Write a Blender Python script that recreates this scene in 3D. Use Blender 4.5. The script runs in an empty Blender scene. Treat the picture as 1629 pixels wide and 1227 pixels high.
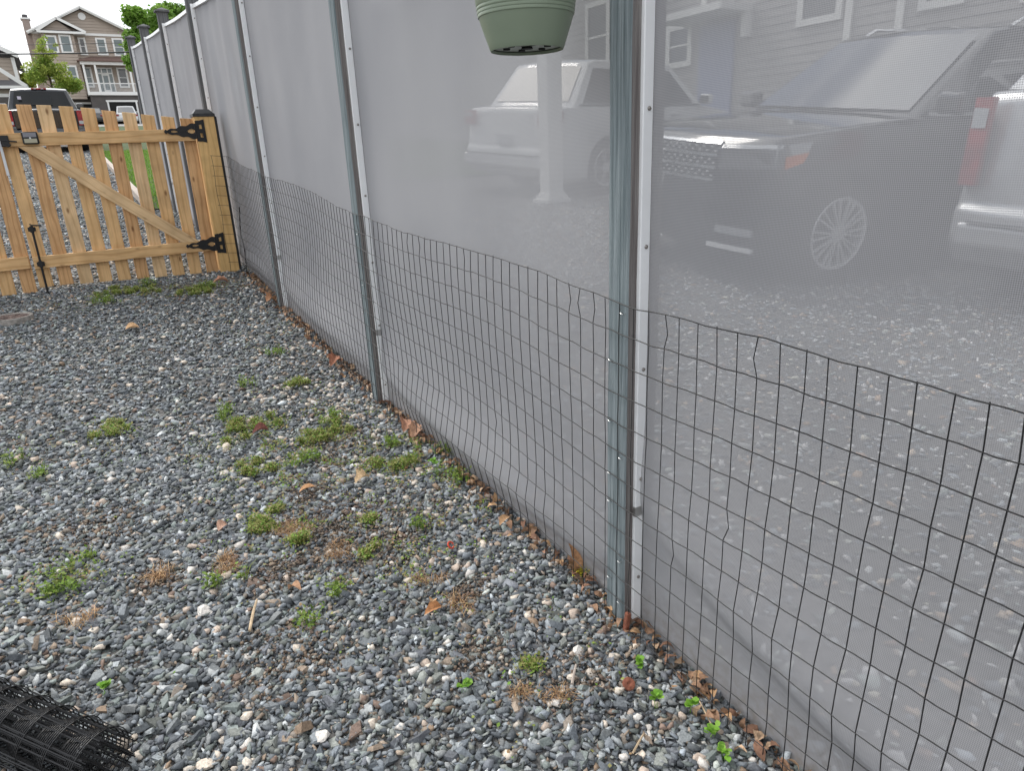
import bpy, bmesh, math, random
import numpy as np
from mathutils import Vector, Matrix

sc = bpy.context.scene
COL = sc.collection
R = math.radians
PI = math.pi
random.seed(7)
rng = np.random.default_rng(11)

# ------------------------------------------------------------------ camera
CAMP = Vector((-1.118, 0.0, 1.16))
PITCH, ROLL, YAW = 0.3288, -0.0426, 0.5363
fw = Vector((math.sin(YAW)*math.cos(PITCH), math.cos(YAW)*math.cos(PITCH), -math.sin(PITCH)))
rt0 = Vector((math.cos(YAW), -math.sin(YAW), 0))
up0 = rt0.cross(fw)
rt = rt0*math.cos(ROLL) + up0*math.sin(ROLL)
up = up0*math.cos(ROLL) - rt0*math.sin(ROLL)
cd = bpy.data.cameras.new('camera')
cam = bpy.data.objects.new('camera', cd)
COL.objects.link(cam)
m = Matrix((rt, up, -fw)).transposed().to_4x4()
m.translation = CAMP
cam.matrix_world = m
cd.sensor_fit = 'HORIZONTAL'
cd.sensor_width = 36.0
FPX = 1092.36
cd.lens = 36.0*FPX/1629
cd.clip_start = 0.05
cd.clip_end = 2000
sc.camera = cam

# ------------------------------------------------------------------ world + sun
SUN_EL, SUN_AZ = R(49), R(343)      # azimuth clockwise from +Y
w = bpy.data.worlds.new('World')
sc.world = w
w.use_nodes = True
nt = w.node_tree
nt.nodes.clear()
def wn(t, **k):
    n = nt.nodes.new(t)
    for a, b in k.items():
        setattr(n, a, b)
    return n
sky = wn('ShaderNodeTexSky', sky_type='NISHITA', sun_disc=False)
sky.sun_elevation = SUN_EL
sky.sun_rotation = SUN_AZ
bg1 = wn('ShaderNodeBackground'); bg1.inputs[1].default_value = 0.10
bg2 = wn('ShaderNodeBackground'); bg2.inputs[1].default_value = 0.92
tc = wn('ShaderNodeTexCoord')
mp = wn('ShaderNodeMapping'); mp.inputs['Scale'].default_value = (1.0, 1.0, 1.9); mp.inputs['Location'].default_value = (2.3, 0.2, -0.7)
nz = wn('ShaderNodeTexNoise'); nz.inputs['Scale'].default_value = 1.7; nz.inputs['Detail'].default_value = 7
rp = wn('ShaderNodeValToRGB')
rp.color_ramp.elements[0].position = 0.35; rp.color_ramp.elements[0].color = (0.15, 0.15, 0.15, 1)
rp.color_ramp.elements[1].position = 0.51; rp.color_ramp.elements[1].color = (1, 1, 1, 1)
nz2 = wn('ShaderNodeTexNoise'); nz2.inputs['Scale'].default_value = 3.1; nz2.inputs['Detail'].default_value = 5
rp2 = wn('ShaderNodeValToRGB')
rp2.color_ramp.elements[0].position = 0.3; rp2.color_ramp.elements[0].color = (0.80, 0.83, 0.88, 1)
rp2.color_ramp.elements[1].position = 0.65; rp2.color_ramp.elements[1].color = (1.12, 1.12, 1.11, 1)
mx = wn('ShaderNodeMixShader'); wo = wn('ShaderNodeOutputWorld')
L = nt.links.new
L(tc.outputs['Generated'], mp.inputs[0]); L(mp.outputs[0], nz.inputs[0]); L(mp.outputs[0], nz2.inputs[0])
L(nz.outputs[0], rp.inputs[0]); L(nz2.outputs[0], rp2.inputs[0]); L(rp2.outputs[0], bg2.inputs[0])
sunv = (math.sin(SUN_AZ)*math.cos(SUN_EL), math.cos(SUN_AZ)*math.cos(SUN_EL), math.sin(SUN_EL))
dpn = wn('ShaderNodeVectorMath', operation='DOT_PRODUCT'); dpn.inputs[1].default_value = sunv
mxm = wn('ShaderNodeMath', operation='MAXIMUM'); mxm.inputs[1].default_value = 0.
pwn = wn('ShaderNodeMath', operation='POWER'); pwn.inputs[1].default_value = 9.
mlt = wn('ShaderNodeMath', operation='MULTIPLY_ADD'); mlt.inputs[1].default_value = 1.7; mlt.inputs[2].default_value = .97
L(tc.outputs['Generated'], dpn.inputs[0]); L(dpn.outputs['Value'], mxm.inputs[0]); L(mxm.outputs[0], pwn.inputs[0]); L(pwn.outputs[0], mlt.inputs[0]); L(mlt.outputs[0], bg2.inputs[1])
L(sky.outputs[0], bg1.inputs[0]); L(rp.outputs[0], mx.inputs[0])
L(bg1.outputs[0], mx.inputs[1]); L(bg2.outputs[0], mx.inputs[2]); L(mx.outputs[0], wo.inputs[0])

sd = bpy.data.lights.new('sun', 'SUN')
sd.energy = 1.3
sd.angle = R(18)
sd.color = (1.0, 0.955, 0.89)
so = bpy.data.objects.new('sun', sd)
sv = Vector((math.sin(SUN_AZ)*math.cos(SUN_EL), math.cos(SUN_AZ)*math.cos(SUN_EL), math.sin(SUN_EL)))
so.rotation_euler = (-sv).to_track_quat('-Z', 'Y').to_euler()
so.location = (-3, 3, 8)
COL.objects.link(so)

sc.view_settings.view_transform = 'Standard'
sc.view_settings.look = 'None'
sc.view_settings.exposure = 0.66
sc.view_settings.gamma = 1.0
sc.view_settings.use_curve_mapping = False
sc.cycles.transparent_max_bounces = 24
sc.cycles.max_bounces = 8
sc.cycles.caustics_reflective = False
sc.cycles.caustics_refractive = False

# ------------------------------------------------------------------ helpers
KY = np.array([-600, -40, 0, .714, 1.214, 3.087, 4.93, 6.2, 8.94, 10.8, 26.7, 89, 130, 900.])
KZ = np.array([-4, -.9, -.25, -.185, -.125, -.003, .165, .30, .472, .61, 1.68, 5.65, 6.6, 7.])
SLOPE = 0.066
def tz(x, y):
    """height of the terrain"""
    x = np.asarray(x, float); y = np.asarray(y, float)
    z = np.interp(y, KY, KZ)
    near = np.clip((14 - np.abs(y))/8, 0, 1)*np.clip((9-np.abs(x))/4, 0, 1)
    z = z + near*(0.010*np.sin(2.3*x+1.1*y)*np.sin(1.9*y-.6*x) + 0.006*np.sin(5.1*x+.7)*np.sin(4.3*y+1.3))*np.clip(np.abs(x)/.25, 0, 1)
    return z
def gz(x, y):
    return float(tz(x, y))

class MB:
    def __init__(s):
        s.v = []; s.f = []; s.mi = []
    def add(s, vs, fs, mi=0):
        o = len(s.v)
        s.v += [tuple(p) for p in vs]
        s.f += [tuple(i+o for i in f) for f in fs]
        s.mi += [mi]*len(fs)
        return s
    def box(s, c, d, M=None, mi=0):
        hx, hy, hz = d[0]/2, d[1]/2, d[2]/2
        vs = [Vector((x*hx, y*hy, z*hz)) for z in (-1, 1) for y in (-1, 1) for x in (-1, 1)]
        if M is not None:
            vs = [M @ p for p in vs]
        vs = [p + Vector(c) for p in vs]
        return s.add(vs, [(0, 2, 3, 1), (4, 5, 7, 6), (0, 1, 5, 4), (2, 6, 7, 3), (0, 4, 6, 2), (1, 3, 7, 5)], mi)
    def bar(s, a, b, wd, t, upv=(0, 0, 1), mi=0):
        a = Vector(a); b = Vector(b); d = (b-a); l = d.length; d = d/l
        sd_ = d.cross(Vector(upv))
        if sd_.length < 1e-5:
            sd_ = d.cross(Vector((1, 0, 0)))
        sd_.normalize(); u = sd_.cross(d)
        M = Matrix((d, sd_, u)).transposed()
        return s.box((a+b)/2, (l, wd, t), M, mi)
    def tube(s, pts, r, n=6, closed=False, cap=True):
        pts = [Vector(p) for p in pts]
        k = len(pts); rings = []
        pn = None
        for i, p in enumerate(pts):
            if closed:
                d = pts[(i+1) % k]-pts[i-1]
            else:
                d = pts[min(i+1, k-1)]-pts[max(i-1, 0)]
            d.normalize()
            if pn is None:
                ref = Vector((0, 0, 1)) if abs(d.z) < .9 else Vector((1, 0, 0))
                pn = (ref - d*ref.dot(d)).normalized()
            else:
                pn = (pn - d*pn.dot(d)).normalized()
            b = d.cross(pn)
            rr = r[i] if isinstance(r, (list, tuple)) else r
            rings.append([p + (pn*math.cos(2*PI*j/n) + b*math.sin(2*PI*j/n))*rr for j in range(n)])
        vs = [q for g in rings for q in g]
        fs = []
        for i in range(k if closed else k-1):
            a = i*n; b2 = ((i+1) % k)*n
            for j in range(n):
                fs.append((a+j, a+(j+1) % n, b2+(j+1) % n, b2+j))
        if cap and not closed:
            fs.append(tuple(range(n))[::-1]); fs.append(tuple(range((k-1)*n, k*n)))
        return s.add(vs, fs)
    def lathe(s, prof, n=32, c=(0, 0, 0), axis='z', cap=(True, True)):
        vs = []
        for (r, z) in prof:
            for j in range(n):
                a = 2*PI*j/n
                if axis == 'z':
                    vs.append((c[0]+r*math.cos(a), c[1]+r*math.sin(a), c[2]+z))
                else:      # y axis
                    vs.append((c[0]+r*math.cos(a), c[1]+z, c[2]+r*math.sin(a)))
        fs = []
        for i in range(len(prof)-1):
            for j in range(n):
                q = (i*n+j, i*n+(j+1) % n, (i+1)*n+(j+1) % n, (i+1)*n+j)
                fs.append(q if axis == 'z' else q[::-1])
        k = len(prof)
        if cap[0]:
            q = tuple(range(n))[::-1]; fs.append(q if axis == 'z' else q[::-1])
        if cap[1]:
            q = tuple(range((k-1)*n, k*n)); fs.append(q if axis == 'z' else q[::-1])
        return s.add(vs, fs)
    def prism(s, poly, fn, a, b, mi=0):
        """poly of 2D points, extruded: fn(p, t) -> 3D at t=a and t=b"""
        n = len(poly)
        vs = [fn(p, a) for p in poly] + [fn(p, b) for p in poly]
        fs = [tuple(range(n)), tuple(range(2*n-1, n-1, -1))]
        fs += [(i, n+i, n+(i+1) % n, (i+1) % n) for i in range(n)]
        return s.add(vs, fs, mi)
    def mesh(s, name, mats, smooth=False, bevel=0, seg=2, fix=True):
        me = bpy.data.meshes.new(name)
        me.from_pydata(s.v, [], s.f)
        for mm in (mats if isinstance(mats, (list, tuple)) else [mats]):
            me.materials.append(mm)
        if isinstance(mats, (list, tuple)) and len(mats) > 1:
            me.polygons.foreach_set('material_index', s.mi)
        if fix or bevel:
            bm = bmesh.new(); bm.from_mesh(me)
            if bevel:
                es = [e for e in bm.edges if len(e.link_faces) == 2 and e.calc_face_angle(0) > .5]
                bmesh.ops.bevel(bm, geom=es, offset=bevel, segments=seg, affect='EDGES', clamp_overlap=True, profile=.5)
            bmesh.ops.recalc_face_normals(bm, faces=bm.faces)
            bm.to_mesh(me); bm.free()
        if smooth:
            me.polygons.foreach_set('use_smooth', [True]*len(me.polygons))
            me.set_sharp_from_angle(angle=R(smooth if smooth > 1 else 40))
        return me
    def build(s, name, mats, parent=None, smooth=False, bevel=0, seg=2, loc=None, rot=None, fix=True):
        return link(name, s.mesh(name, mats, smooth, bevel, seg, fix), parent, loc, rot)

def link(name, me, parent=None, loc=None, rot=None):
    o = bpy.data.objects.new(name, me)
    COL.objects.link(o)
    if parent is not None:
        o.parent = parent
    if loc is not None:
        o.location = loc
    if rot is not None:
        o.rotation_euler = rot
    return o
def tag(o, label=None, cat=None, group=None, kind=None):
    if label: o['label'] = label
    if cat: o['category'] = cat
    if group: o['group'] = group
    if kind: o['kind'] = kind
    return o
def thing(name, label, cat, loc=(0, 0, 0), rz=0, group=None):
    o = bpy.data.objects.new(name, None)
    COL.objects.link(o)
    o.empty_display_size = .1
    o.location = loc; o.rotation_euler = (0, 0, rz)
    return tag(o, label, cat, group)

# ------------------------------------------------------------------ materials
def newmat(name):
    mt = bpy.data.materials.new(name); mt.use_nodes = True
    return mt, mt.node_tree, mt.node_tree.nodes['Principled BSDF']
def mat(name, c, rough=.6, metal=0., spec=.4, var=.0, scale=20., bump=0., bscale=80., coat=0., stretch=(1, 1, 1), c2=None, coords='Object'):
    mt, t, b = newmat(name)
    b.inputs['Base Color'].default_value = (*c, 1)
    b.inputs['Roughness'].default_value = rough
    b.inputs['Metallic'].default_value = metal
    b.inputs['Specular IOR Level'].default_value = spec
    b.inputs['Coat Weight'].default_value = coat
    if var or bump or c2:
        tcn = t.nodes.new('ShaderNodeTexCoord'); mpn = t.nodes.new('ShaderNodeMapping')
        mpn.inputs['Scale'].default_value = stretch
        t.links.new(tcn.outputs[coords], mpn.inputs[0])
        n = t.nodes.new('ShaderNodeTexNoise'); n.inputs['Scale'].default_value = scale; n.inputs['Detail'].default_value = 6
        t.links.new(mpn.outputs[0], n.inputs[0])
        r = t.nodes.new('ShaderNodeValToRGB')
        lo = c2 if c2 else tuple(x*(1-var) for x in c)
        hi = c if c2 else tuple(min(1, x*(1+var)) for x in c)
        r.color_ramp.elements[0].color = (*lo, 1); r.color_ramp.elements[0].position = .32
        r.color_ramp.elements[1].color = (*hi, 1); r.color_ramp.elements[1].position = .68
        t.links.new(n.outputs[0], r.inputs[0]); t.links.new(r.outputs[0], b.inputs['Base Color'])
        if bump:
            n2 = t.nodes.new('ShaderNodeTexNoise'); n2.inputs['Scale'].default_value = bscale; n2.inputs['Detail'].default_value = 5
            t.links.new(mpn.outputs[0], n2.inputs[0])
            bp = t.nodes.new('ShaderNodeBump'); bp.inputs['Strength'].default_value = bump; bp.inputs['Distance'].default_value = .01
            t.links.new(n2.outputs[0], bp.inputs['Height']); t.links.new(bp.outputs[0], b.inputs['Normal'])
    return mt
def wood(name, light, dark, knots=True, ring=7., rough=.65):
    """plank material, grain along local z"""
    mt, t, b = newmat(name)
    N = t.nodes.new
    tcn = N('ShaderNodeTexCoord'); oi = N('ShaderNodeObjectInfo')
    ad = N('ShaderNodeVectorMath'); ad.operation = 'ADD'
    ml = N('ShaderNodeVectorMath'); ml.operation = 'SCALE'; ml.inputs[3].default_value = 37.
    cb = N('ShaderNodeCombineXYZ')
    for i in range(3): t.links.new(oi.outputs['Random'], cb.inputs[i])
    t.links.new(cb.outputs[0], ml.inputs[0]); t.links.new(tcn.outputs['Object'], ad.inputs[0]); t.links.new(ml.outputs[0], ad.inputs[1])
    mp1 = N('ShaderNodeMapping'); mp1.inputs['Scale'].default_value = (1, 1, .20)
    t.links.new(ad.outputs[0], mp1.inputs[0])
    wv = N('ShaderNodeTexWave'); wv.wave_type = 'BANDS'; wv.bands_direction = 'X'
    wv.inputs['Scale'].default_value = ring; wv.inputs['Distortion'].default_value = 10.; wv.inputs['Detail'].default_value = 2.5
    wv.inputs['Detail Scale'].default_value = .9
    t.links.new(mp1.outputs[0], wv.inputs[0])
    mp2 = N('ShaderNodeMapping'); mp2.inputs['Scale'].default_value = (1, 1, .03)
    t.links.new(ad.outputs[0], mp2.inputs[0])
    n1 = N('ShaderNodeTexNoise'); n1.inputs['Scale'].default_value = 240; n1.inputs['Detail'].default_value = 4
    t.links.new(mp2.outputs[0], n1.inputs[0])
    n2 = N('ShaderNodeTexNoise'); n2.inputs['Scale'].default_value = 6; n2.inputs['Detail'].default_value = 3
    t.links.new(ad.outputs[0], n2.inputs[0])
    r = N('ShaderNodeValToRGB')
    dark = tuple(d_*.62+l_*.38 for d_, l_ in zip(dark, light))
    r.color_ramp.elements[0].color = (*dark, 1); r.color_ramp.elements[0].position = .0
    r.color_ramp.elements[1].color = (*light, 1); r.color_ramp.elements[1].position = .40
    t.links.new(wv.outputs['Color'], r.inputs[0])
    mxa = N('ShaderNodeMixRGB'); mxa.blend_type = 'MULTIPLY'; mxa.inputs[0].default_value = .4
    r2 = N('ShaderNodeValToRGB'); r2.color_ramp.elements[0].color = (.62, .58, .54, 1); r2.color_ramp.elements[1].color = (1.12, 1.1, 1.08, 1)
    r2.color_ramp.elements[0].position = .3; r2.color_ramp.elements[1].position = .7
    t.links.new(n1.outputs[0], r2.inputs[0]); t.links.new(r.outputs[0], mxa.inputs[1]); t.links.new(r2.outputs[0], mxa.inputs[2])
    mxb = N('ShaderNodeMixRGB'); mxb.blend_type = 'MULTIPLY'; mxb.inputs[0].default_value = .7
    r3 = N('ShaderNodeValToRGB'); r3.color_ramp.elements[0].color = (.70, .68, .66, 1); r3.color_ramp.elements[1].color = (1.1, 1.1, 1.1, 1)
    r3.color_ramp.elements[0].position = .3; r3.color_ramp.elements[1].position = .7
    t.links.new(n2.outputs[0], r3.inputs[0]); t.links.new(mxa.outputs[0], mxb.inputs[1]); t.links.new(r3.outputs[0], mxb.inputs[2])
    last = mxb
    if knots:
        mp3 = N('ShaderNodeMapping'); mp3.inputs['Scale'].default_value = (11, 11, 4.6)
        t.links.new(ad.outputs[0], mp3.inputs[0])
        vo = N('ShaderNodeTexVoronoi'); vo.inputs['Scale'].default_value = 1.0
        t.links.new(mp3.outputs[0], vo.inputs[0])
        r4 = N('ShaderNodeValToRGB'); r4.color_ramp.elements[0].color = (.25, .16, .10, 1); r4.color_ramp.elements[1].color = (1, 1, 1, 1)
        r4.color_ramp.elements[0].position = .05; r4.color_ramp.elements[1].position = .135
        t.links.new(vo.outputs['Distance'], r4.inputs[0])
        mxc = N('ShaderNodeMixRGB'); mxc.blend_type = 'MULTIPLY'; mxc.inputs[0].default_value = .8
        t.links.new(last.outputs[0], mxc.inputs[1]); t.links.new(r4.outputs[0], mxc.inputs[2]); last = mxc
    t.links.new(last.outputs[0], b.inputs['Base Color'])
    bp = N('ShaderNodeBump'); bp.inputs['Strength'].default_value = .35; bp.inputs['Distance'].default_value = .004
    t.links.new(n1.outputs[0], bp.inputs['Height']); t.links.new(bp.outputs[0], b.inputs['Normal'])
    b.inputs['Roughness'].default_value = rough; b.inputs['Specular IOR Level'].default_value = .25
    return mt
def attrmat(name, attr, rough=.8, var=.3, scale=160., translucent=0., use_objcolor=False, spec=.25, bump=.0):
    mt, t, b = newmat(name)
    N = t.nodes.new
    if use_objcolor:
        a = N('ShaderNodeObjectInfo'); out = a.outputs['Color']
    else:
        a = N('ShaderNodeAttribute'); a.attribute_name = attr; out = a.outputs['Color']
    g = N('ShaderNodeNewGeometry')
    n = N('ShaderNodeTexNoise'); n.inputs['Scale'].default_value = scale; n.inputs['Detail'].default_value = 5
    t.links.new(g.outputs['Position'], n.inputs[0])
    r = N('ShaderNodeValToRGB')
    r.color_ramp.elements[0].color = (1-var,)*3+(1,); r.color_ramp.elements[1].color = (1+var,)*3+(1,)
    r.color_ramp.elements[0].position = .3; r.color_ramp.elements[1].position = .7
    t.links.new(n.outputs[0], r.inputs[0])
    mxx = N('ShaderNodeMixRGB'); mxx.blend_type = 'MULTIPLY'; mxx.inputs[0].default_value = 1
    t.links.new(out, mxx.inputs[1]); t.links.new(r.outputs[0], mxx.inputs[2])
    t.links.new(mxx.outputs[0], b.inputs['Base Color'])
    b.inputs['Roughness'].default_value = rough; b.inputs['Specular IOR Level'].default_value = spec
    if bump:
        bp = N('ShaderNodeBump'); bp.inputs['Strength'].default_value = bump; bp.inputs['Distance'].default_value = .003
        t.links.new(n.outputs[0], bp.inputs['Height']); t.links.new(bp.outputs[0], b.inputs['Normal'])
    if translucent:
        tr = N('ShaderNodeBsdfTranslucent'); t.links.new(mxx.outputs[0], tr.inputs[0])
        ms = N('ShaderNodeMixShader'); ms.inputs[0].default_value = translucent
        t.links.new(b.outputs[0], ms.inputs[1]); t.links.new(tr.outputs[0], ms.inputs[2])
        t.links.new(ms.outputs[0], t.nodes['Material Output'].inputs[0])
    return mt
def screenmat():
    """woven privacy mesh: real open area that closes up at grazing angles as the thread thickness hides the holes"""
    mt, t, b = newmat('privacy_mesh')
    N = t.nodes.new; Lk = t.links.new
    def mth(op, a, c=None, clamp=False):
        n = N('ShaderNodeMath'); n.operation = op; n.use_clamp = clamp
        for i, x in enumerate((a, c)):
            if x is None: continue
            if isinstance(x, (int, float)): n.inputs[i].default_value = x
            else: Lk(x, n.inputs[i])
        return n.outputs[0]
    g = N('ShaderNodeNewGeometry')
    dp = N('ShaderNodeVectorMath'); dp.operation = 'DOT_PRODUCT'
    Lk(g.outputs['Incoming'], dp.inputs[0]); Lk(g.outputs['True Normal'], dp.inputs[1])
    c = mth('MAXIMUM', mth('ABSOLUTE', dp.outputs['Value']), .02)
    tan = mth('DIVIDE', mth('SQRT', mth('MAXIMUM', mth('SUBTRACT', 1., mth('MULTIPLY', c, c)), 0.)), c)
    T = mth('MULTIPLY', mth('SUBTRACT', 1., mth('DIVIDE', tan, 2.6), True), .315)
    sp = N('ShaderNodeSeparateXYZ'); Lk(g.outputs['Position'], sp.inputs[0])
    k = 2*PI/.0044
    s1 = mth('SINE', mth('MULTIPLY', mth('ADD', sp.outputs[1], sp.outputs[2]), k*.7))
    s2 = mth('SINE', mth('MULTIPLY', mth('SUBTRACT', sp.outputs[1], sp.outputs[2]), k*.7))
    pat = mth('MULTIPLY', s1, s2)
    T2 = mth('MULTIPLY', T, mth('ADD', 1., mth('MULTIPLY', pat, 1.0)), True)
    df = N('ShaderNodeBsdfDiffuse')
    nz_ = N('ShaderNodeTexNoise'); nz_.inputs['Scale'].default_value = 1.3; nz_.inputs['Detail'].default_value = 6
    Lk(g.outputs['Position'], nz_.inputs[0])
    r = N('ShaderNodeValToRGB')
    r.color_ramp.elements[0].color = (.342, .342, .358, 1); r.color_ramp.elements[1].color = (.392, .390, .403, 1)
    r.color_ramp.elements[0].position = .35; r.color_ramp.elements[1].position = .65
    Lk(nz_.outputs[0], r.inputs[0])
    ha = N('ShaderNodeAttribute'); ha.attribute_name = 'height'
    nd = N('ShaderNodeTexNoise'); nd.inputs['Scale'].default_value = 38; nd.inputs['Detail'].default_value = 7; Lk(g.outputs['Position'], nd.inputs[0])
    dirt = mth('MULTIPLY', mth('SUBTRACT', 1., mth('DIVIDE', ha.outputs['Fac'], .20), True), mth('MULTIPLY', mth('SUBTRACT', nd.outputs[0], .36, True), 2.6, True), True)
    md = N('ShaderNodeMixRGB'); Lk(dirt, md.inputs[0]); Lk(r.outputs[0], md.inputs[1]); md.inputs[2].default_value = (.215, .18, .145, 1)
    Lk(md.outputs[0], df.inputs[0])
    tl = N('ShaderNodeBsdfTranslucent'); tl.inputs[0].default_value = (.36, .36, .37, 1)
    m1 = N('ShaderNodeMixShader'); m1.inputs[0].default_value = .18; Lk(df.outputs[0], m1.inputs[1]); Lk(tl.outputs[0], m1.inputs[2])
    tp = N('ShaderNodeBsdfTransparent')
    m2 = N('ShaderNodeMixShader'); Lk(T2, m2.inputs[0]); Lk(m1.outputs[0], m2.inputs[1]); Lk(tp.outputs[0], m2.inputs[2])
    Lk(m2.outputs[0], t.nodes['Material Output'].inputs[0])
    t.nodes.remove(b)
    return mt

M = {}
M['soil'] = mat('gravel_bed', (.17, .165, .16), .95, var=.45, scale=60, bump=.8, bscale=120, c2=(.085, .082, .078))
M['screen'] = screenmat()
M['alu'] = mat('white_aluminium', (.87, .88, .89), .4, .0, var=.04, scale=8)
M['steel'] = mat('screw_steel', (.32, .30, .28), .35, .9)
M['zinc'] = mat('zinc', (.62, .62, .6), .3, .9)
M['postfront'] = mat('teal_stained_wood', (.285, .325, .338), .9, spec=.1, scale=110, stretch=(1, 1, .03), c2=(.135, .168, .178), bump=.9, bscale=170)
M['postside'] = mat('weathered_bare_wood', (.29, .275, .265), .9, spec=.1, scale=130, stretch=(1, 1, .02), c2=(.15, .13, .125), bump=.9, bscale=150)
M['postdark'] = mat('grey_painted_wood', (.165, .168, .172), .8, spec=.2, scale=120, stretch=(1, 1, .03), c2=(.085, .085, .088), bump=.5, bscale=150)
M['blackcap'] = mat('black_cap', (.028, .029, .031), .42, var=.3, scale=30)
M['black'] = mat('black_iron', (.011, .011, .012), .5, spec=.4)
M['wire'] = mat('black_coated_wire', (.017, .017, .018), .55, spec=.3)
M['wirenew'] = mat('glossy_black_wire', (.007, .007, .008), .42, spec=.4)
M['pine'] = wood('treated_pine', (.72, .47, .235), (.53, .31, .13))
M['pine2'] = wood('treated_pine_paler', (.76, .54, .31), (.60, .39, .20))
M['pine3'] = wood('treated_pine_redder', (.67, .41, .205), (.44, .235, .10), ring=10)
M['post6'] = wood('treated_pine_post', (.74, .49, .215), (.60, .37, .145), ring=7)
M['stone'] = attrmat('slate_chips', 'stone_color', .78, .28, 190, bump=.35)
M['stone1'] = attrmat('slate_chip_single', '', .78, .28, 190, use_objcolor=True, bump=.35)
M['leaf'] = attrmat('leaves', 'leaf_color', .6, .2, 60, translucent=.35)
M['dryleaf'] = attrmat('dead_leaves', 'leaf_color', .75, .3, 140, translucent=.12)
M['pot'] = mat('green_plastic', (.225, .275, .20), .42, spec=.4, var=.05, scale=6)
M['potdark'] = mat('pot_underside', (.30, .33, .29), .5, var=.2, scale=30)
M['hole'] = mat('hole_shade', (.02, .02, .02), .9)  # near-black colour standing in for the shade inside holes and garages
M['coverm'] = mat('rusty_iron_cover', (.12, .085, .075), .8, var=.4, scale=30, bump=.6, bscale=120)
M['coverrim'] = mat('cover_rim', (.26, .24, .22), .8, var=.3, scale=40)
M['lawn'] = mat('lawn_soil', (.05, .075, .02), .95, var=.3, scale=6)
M['road'] = mat('road_surface', (.30, .29, .27), .9, var=.15, scale=3)
M['kerb'] = mat('timber_kerb', (.42, .36, .31), .85, var=.2, scale=12)
M['siding'] = mat('tan_siding', (.41, .345, .29), .7, var=.05, scale=2)
M['sidinggrey'] = mat('grey_siding', (.36, .35, .34), .7, var=.05, scale=2)
M['base'] = mat('basement_wall', (.115, .105, .10), .8, var=.1, scale=2)
M['trim'] = mat('white_trim', (.80, .80, .78), .5)
M['shingle'] = mat('dark_shingles', (.085, .082, .085), .9, var=.3, scale=14)
M['shinglebrown'] = mat('brown_shingles', (.135, .085, .07), .9, var=.3, scale=14)
M['glass'] = mat('window_glass', (.10, .14, .145), .08, spec=.8)
M['glassdark'] = mat('dark_glass', (.03, .035, .04), .06, spec=.8)
M['brick'] = mat('pale_brick', (.36, .29, .255), .9, var=.2, scale=6, stretch=(1, 1, 5))
M['doorblue'] = mat('blue_door', (.22, .26, .42), .5)
M['bark'] = mat('bark', (.12, .09, .065), .9, var=.3, scale=20, bump=.5)
M['cable'] = mat('cable', (.03, .03, .032), .6)
M['carblack'] = mat('black_car_paint', (.008, .008, .010), .16, spec=.6, coat=1.)
M['carwhite'] = mat('white_car_paint', (.70, .71, .71), .25, spec=.5, coat=.8)
M['carsilver'] = mat('silver_car_paint', (.50, .51, .52), .3, .35, coat=.8)
M['cardark'] = mat('dark_grey_car_paint', (.04, .042, .046), .2, spec=.5, coat=1.)
M['carglass'] = mat('car_glass', (.006, .007, .008), .02, spec=1.0, coat=1.)
M['carglass'].node_tree.nodes['Principled BSDF'].inputs['IOR'].default_value = 1.9
M['tintglass'] = mat('tinted_glass', (.008, .009, .010), .05, spec=.35)
M['plastic'] = mat('black_plastic', (.02, .02, .021), .6)
M['rubber'] = mat('rubber', (.022, .022, .022), .85)
M['chrome'] = mat('chrome', (.72, .73, .74), .12, 1.)
M['rim'] = mat('alloy', (.66, .67, .68), .3, .35)
M['redlight'] = mat('red_lens', (.42, .02, .024), .15, spec=.6, c2=(.20, .012, .016), scale=9)
M['whitelens'] = mat('clear_lens', (.46, .48, .50), .1, spec=.6)
M['lamplens'] = mat('headlight_lens', (.10, .105, .11), .06, spec=.8)
M['amber'] = mat('amber_lens', (.75, .17, .02), .2)
M['plate'] = mat('licence_plate', (.62, .64, .66), .5)
M['sticker'] = mat('window_sticker', (.66, .62, .72), .6)
M['orangeplastic'] = mat('red_plastic', (.55, .07, .035), .5)
M['rust'] = mat('rust', (.21, .075, .045), .9, var=.35, scale=90, bump=.5)
M['twig'] = mat('dry_wood', (.46, .35, .23), .85, var=.3, scale=50, stretch=(1, 1, 1))
M['solar'] = mat('light_panel', (.16, .16, .185), .2, spec=.6)
M['lens'] = mat('lamp_diffuser', (.36, .34, .25), .3)

# ------------------------------------------------------------------ terrain
def gridmesh(name, xs, ys, zf, mt, lift=0):
    X, Y = np.meshgrid(xs, ys)
    Z = tz(X, Y) + lift if zf is None else zf(X, Y)
    co = np.stack([X, Y, Z], -1).reshape(-1, 3)
    nx, ny = len(xs), len(ys)
    i = np.arange((ny-1)*(nx-1)); r = i//(nx-1); c = i % (nx-1)
    a = r*nx+c
    f = np.stack([a, a+1, a+nx+1, a+nx], -1)
    me = bpy.data.meshes.new(name)
    me.from_pydata(co.tolist(), [], f.tolist())
    me.materials.append(mt)
    me.polygons.foreach_set('use_smooth', [True]*len(me.polygons))
    return me
xs = np.unique(np.concatenate([[-900, -300, -120, -60, -30, -15, -8], np.arange(-5, 9, .1), [10, 12, 16, 24, 40, 80, 200, 900]]))
ys = np.unique(np.concatenate([[-600, -200, -80, -40, -20, -10, -5], np.arange(-2, 15, .1), np.arange(16, 30, 2), [40, 60, 75, 89, 110, 130, 200, 400, 900]]))
ground = link('ground', gridmesh('ground', xs, ys, None, M['soil']))
tag(ground, 'sloping gravel ground of the yard, drive and lots', kind='structure')

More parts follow.
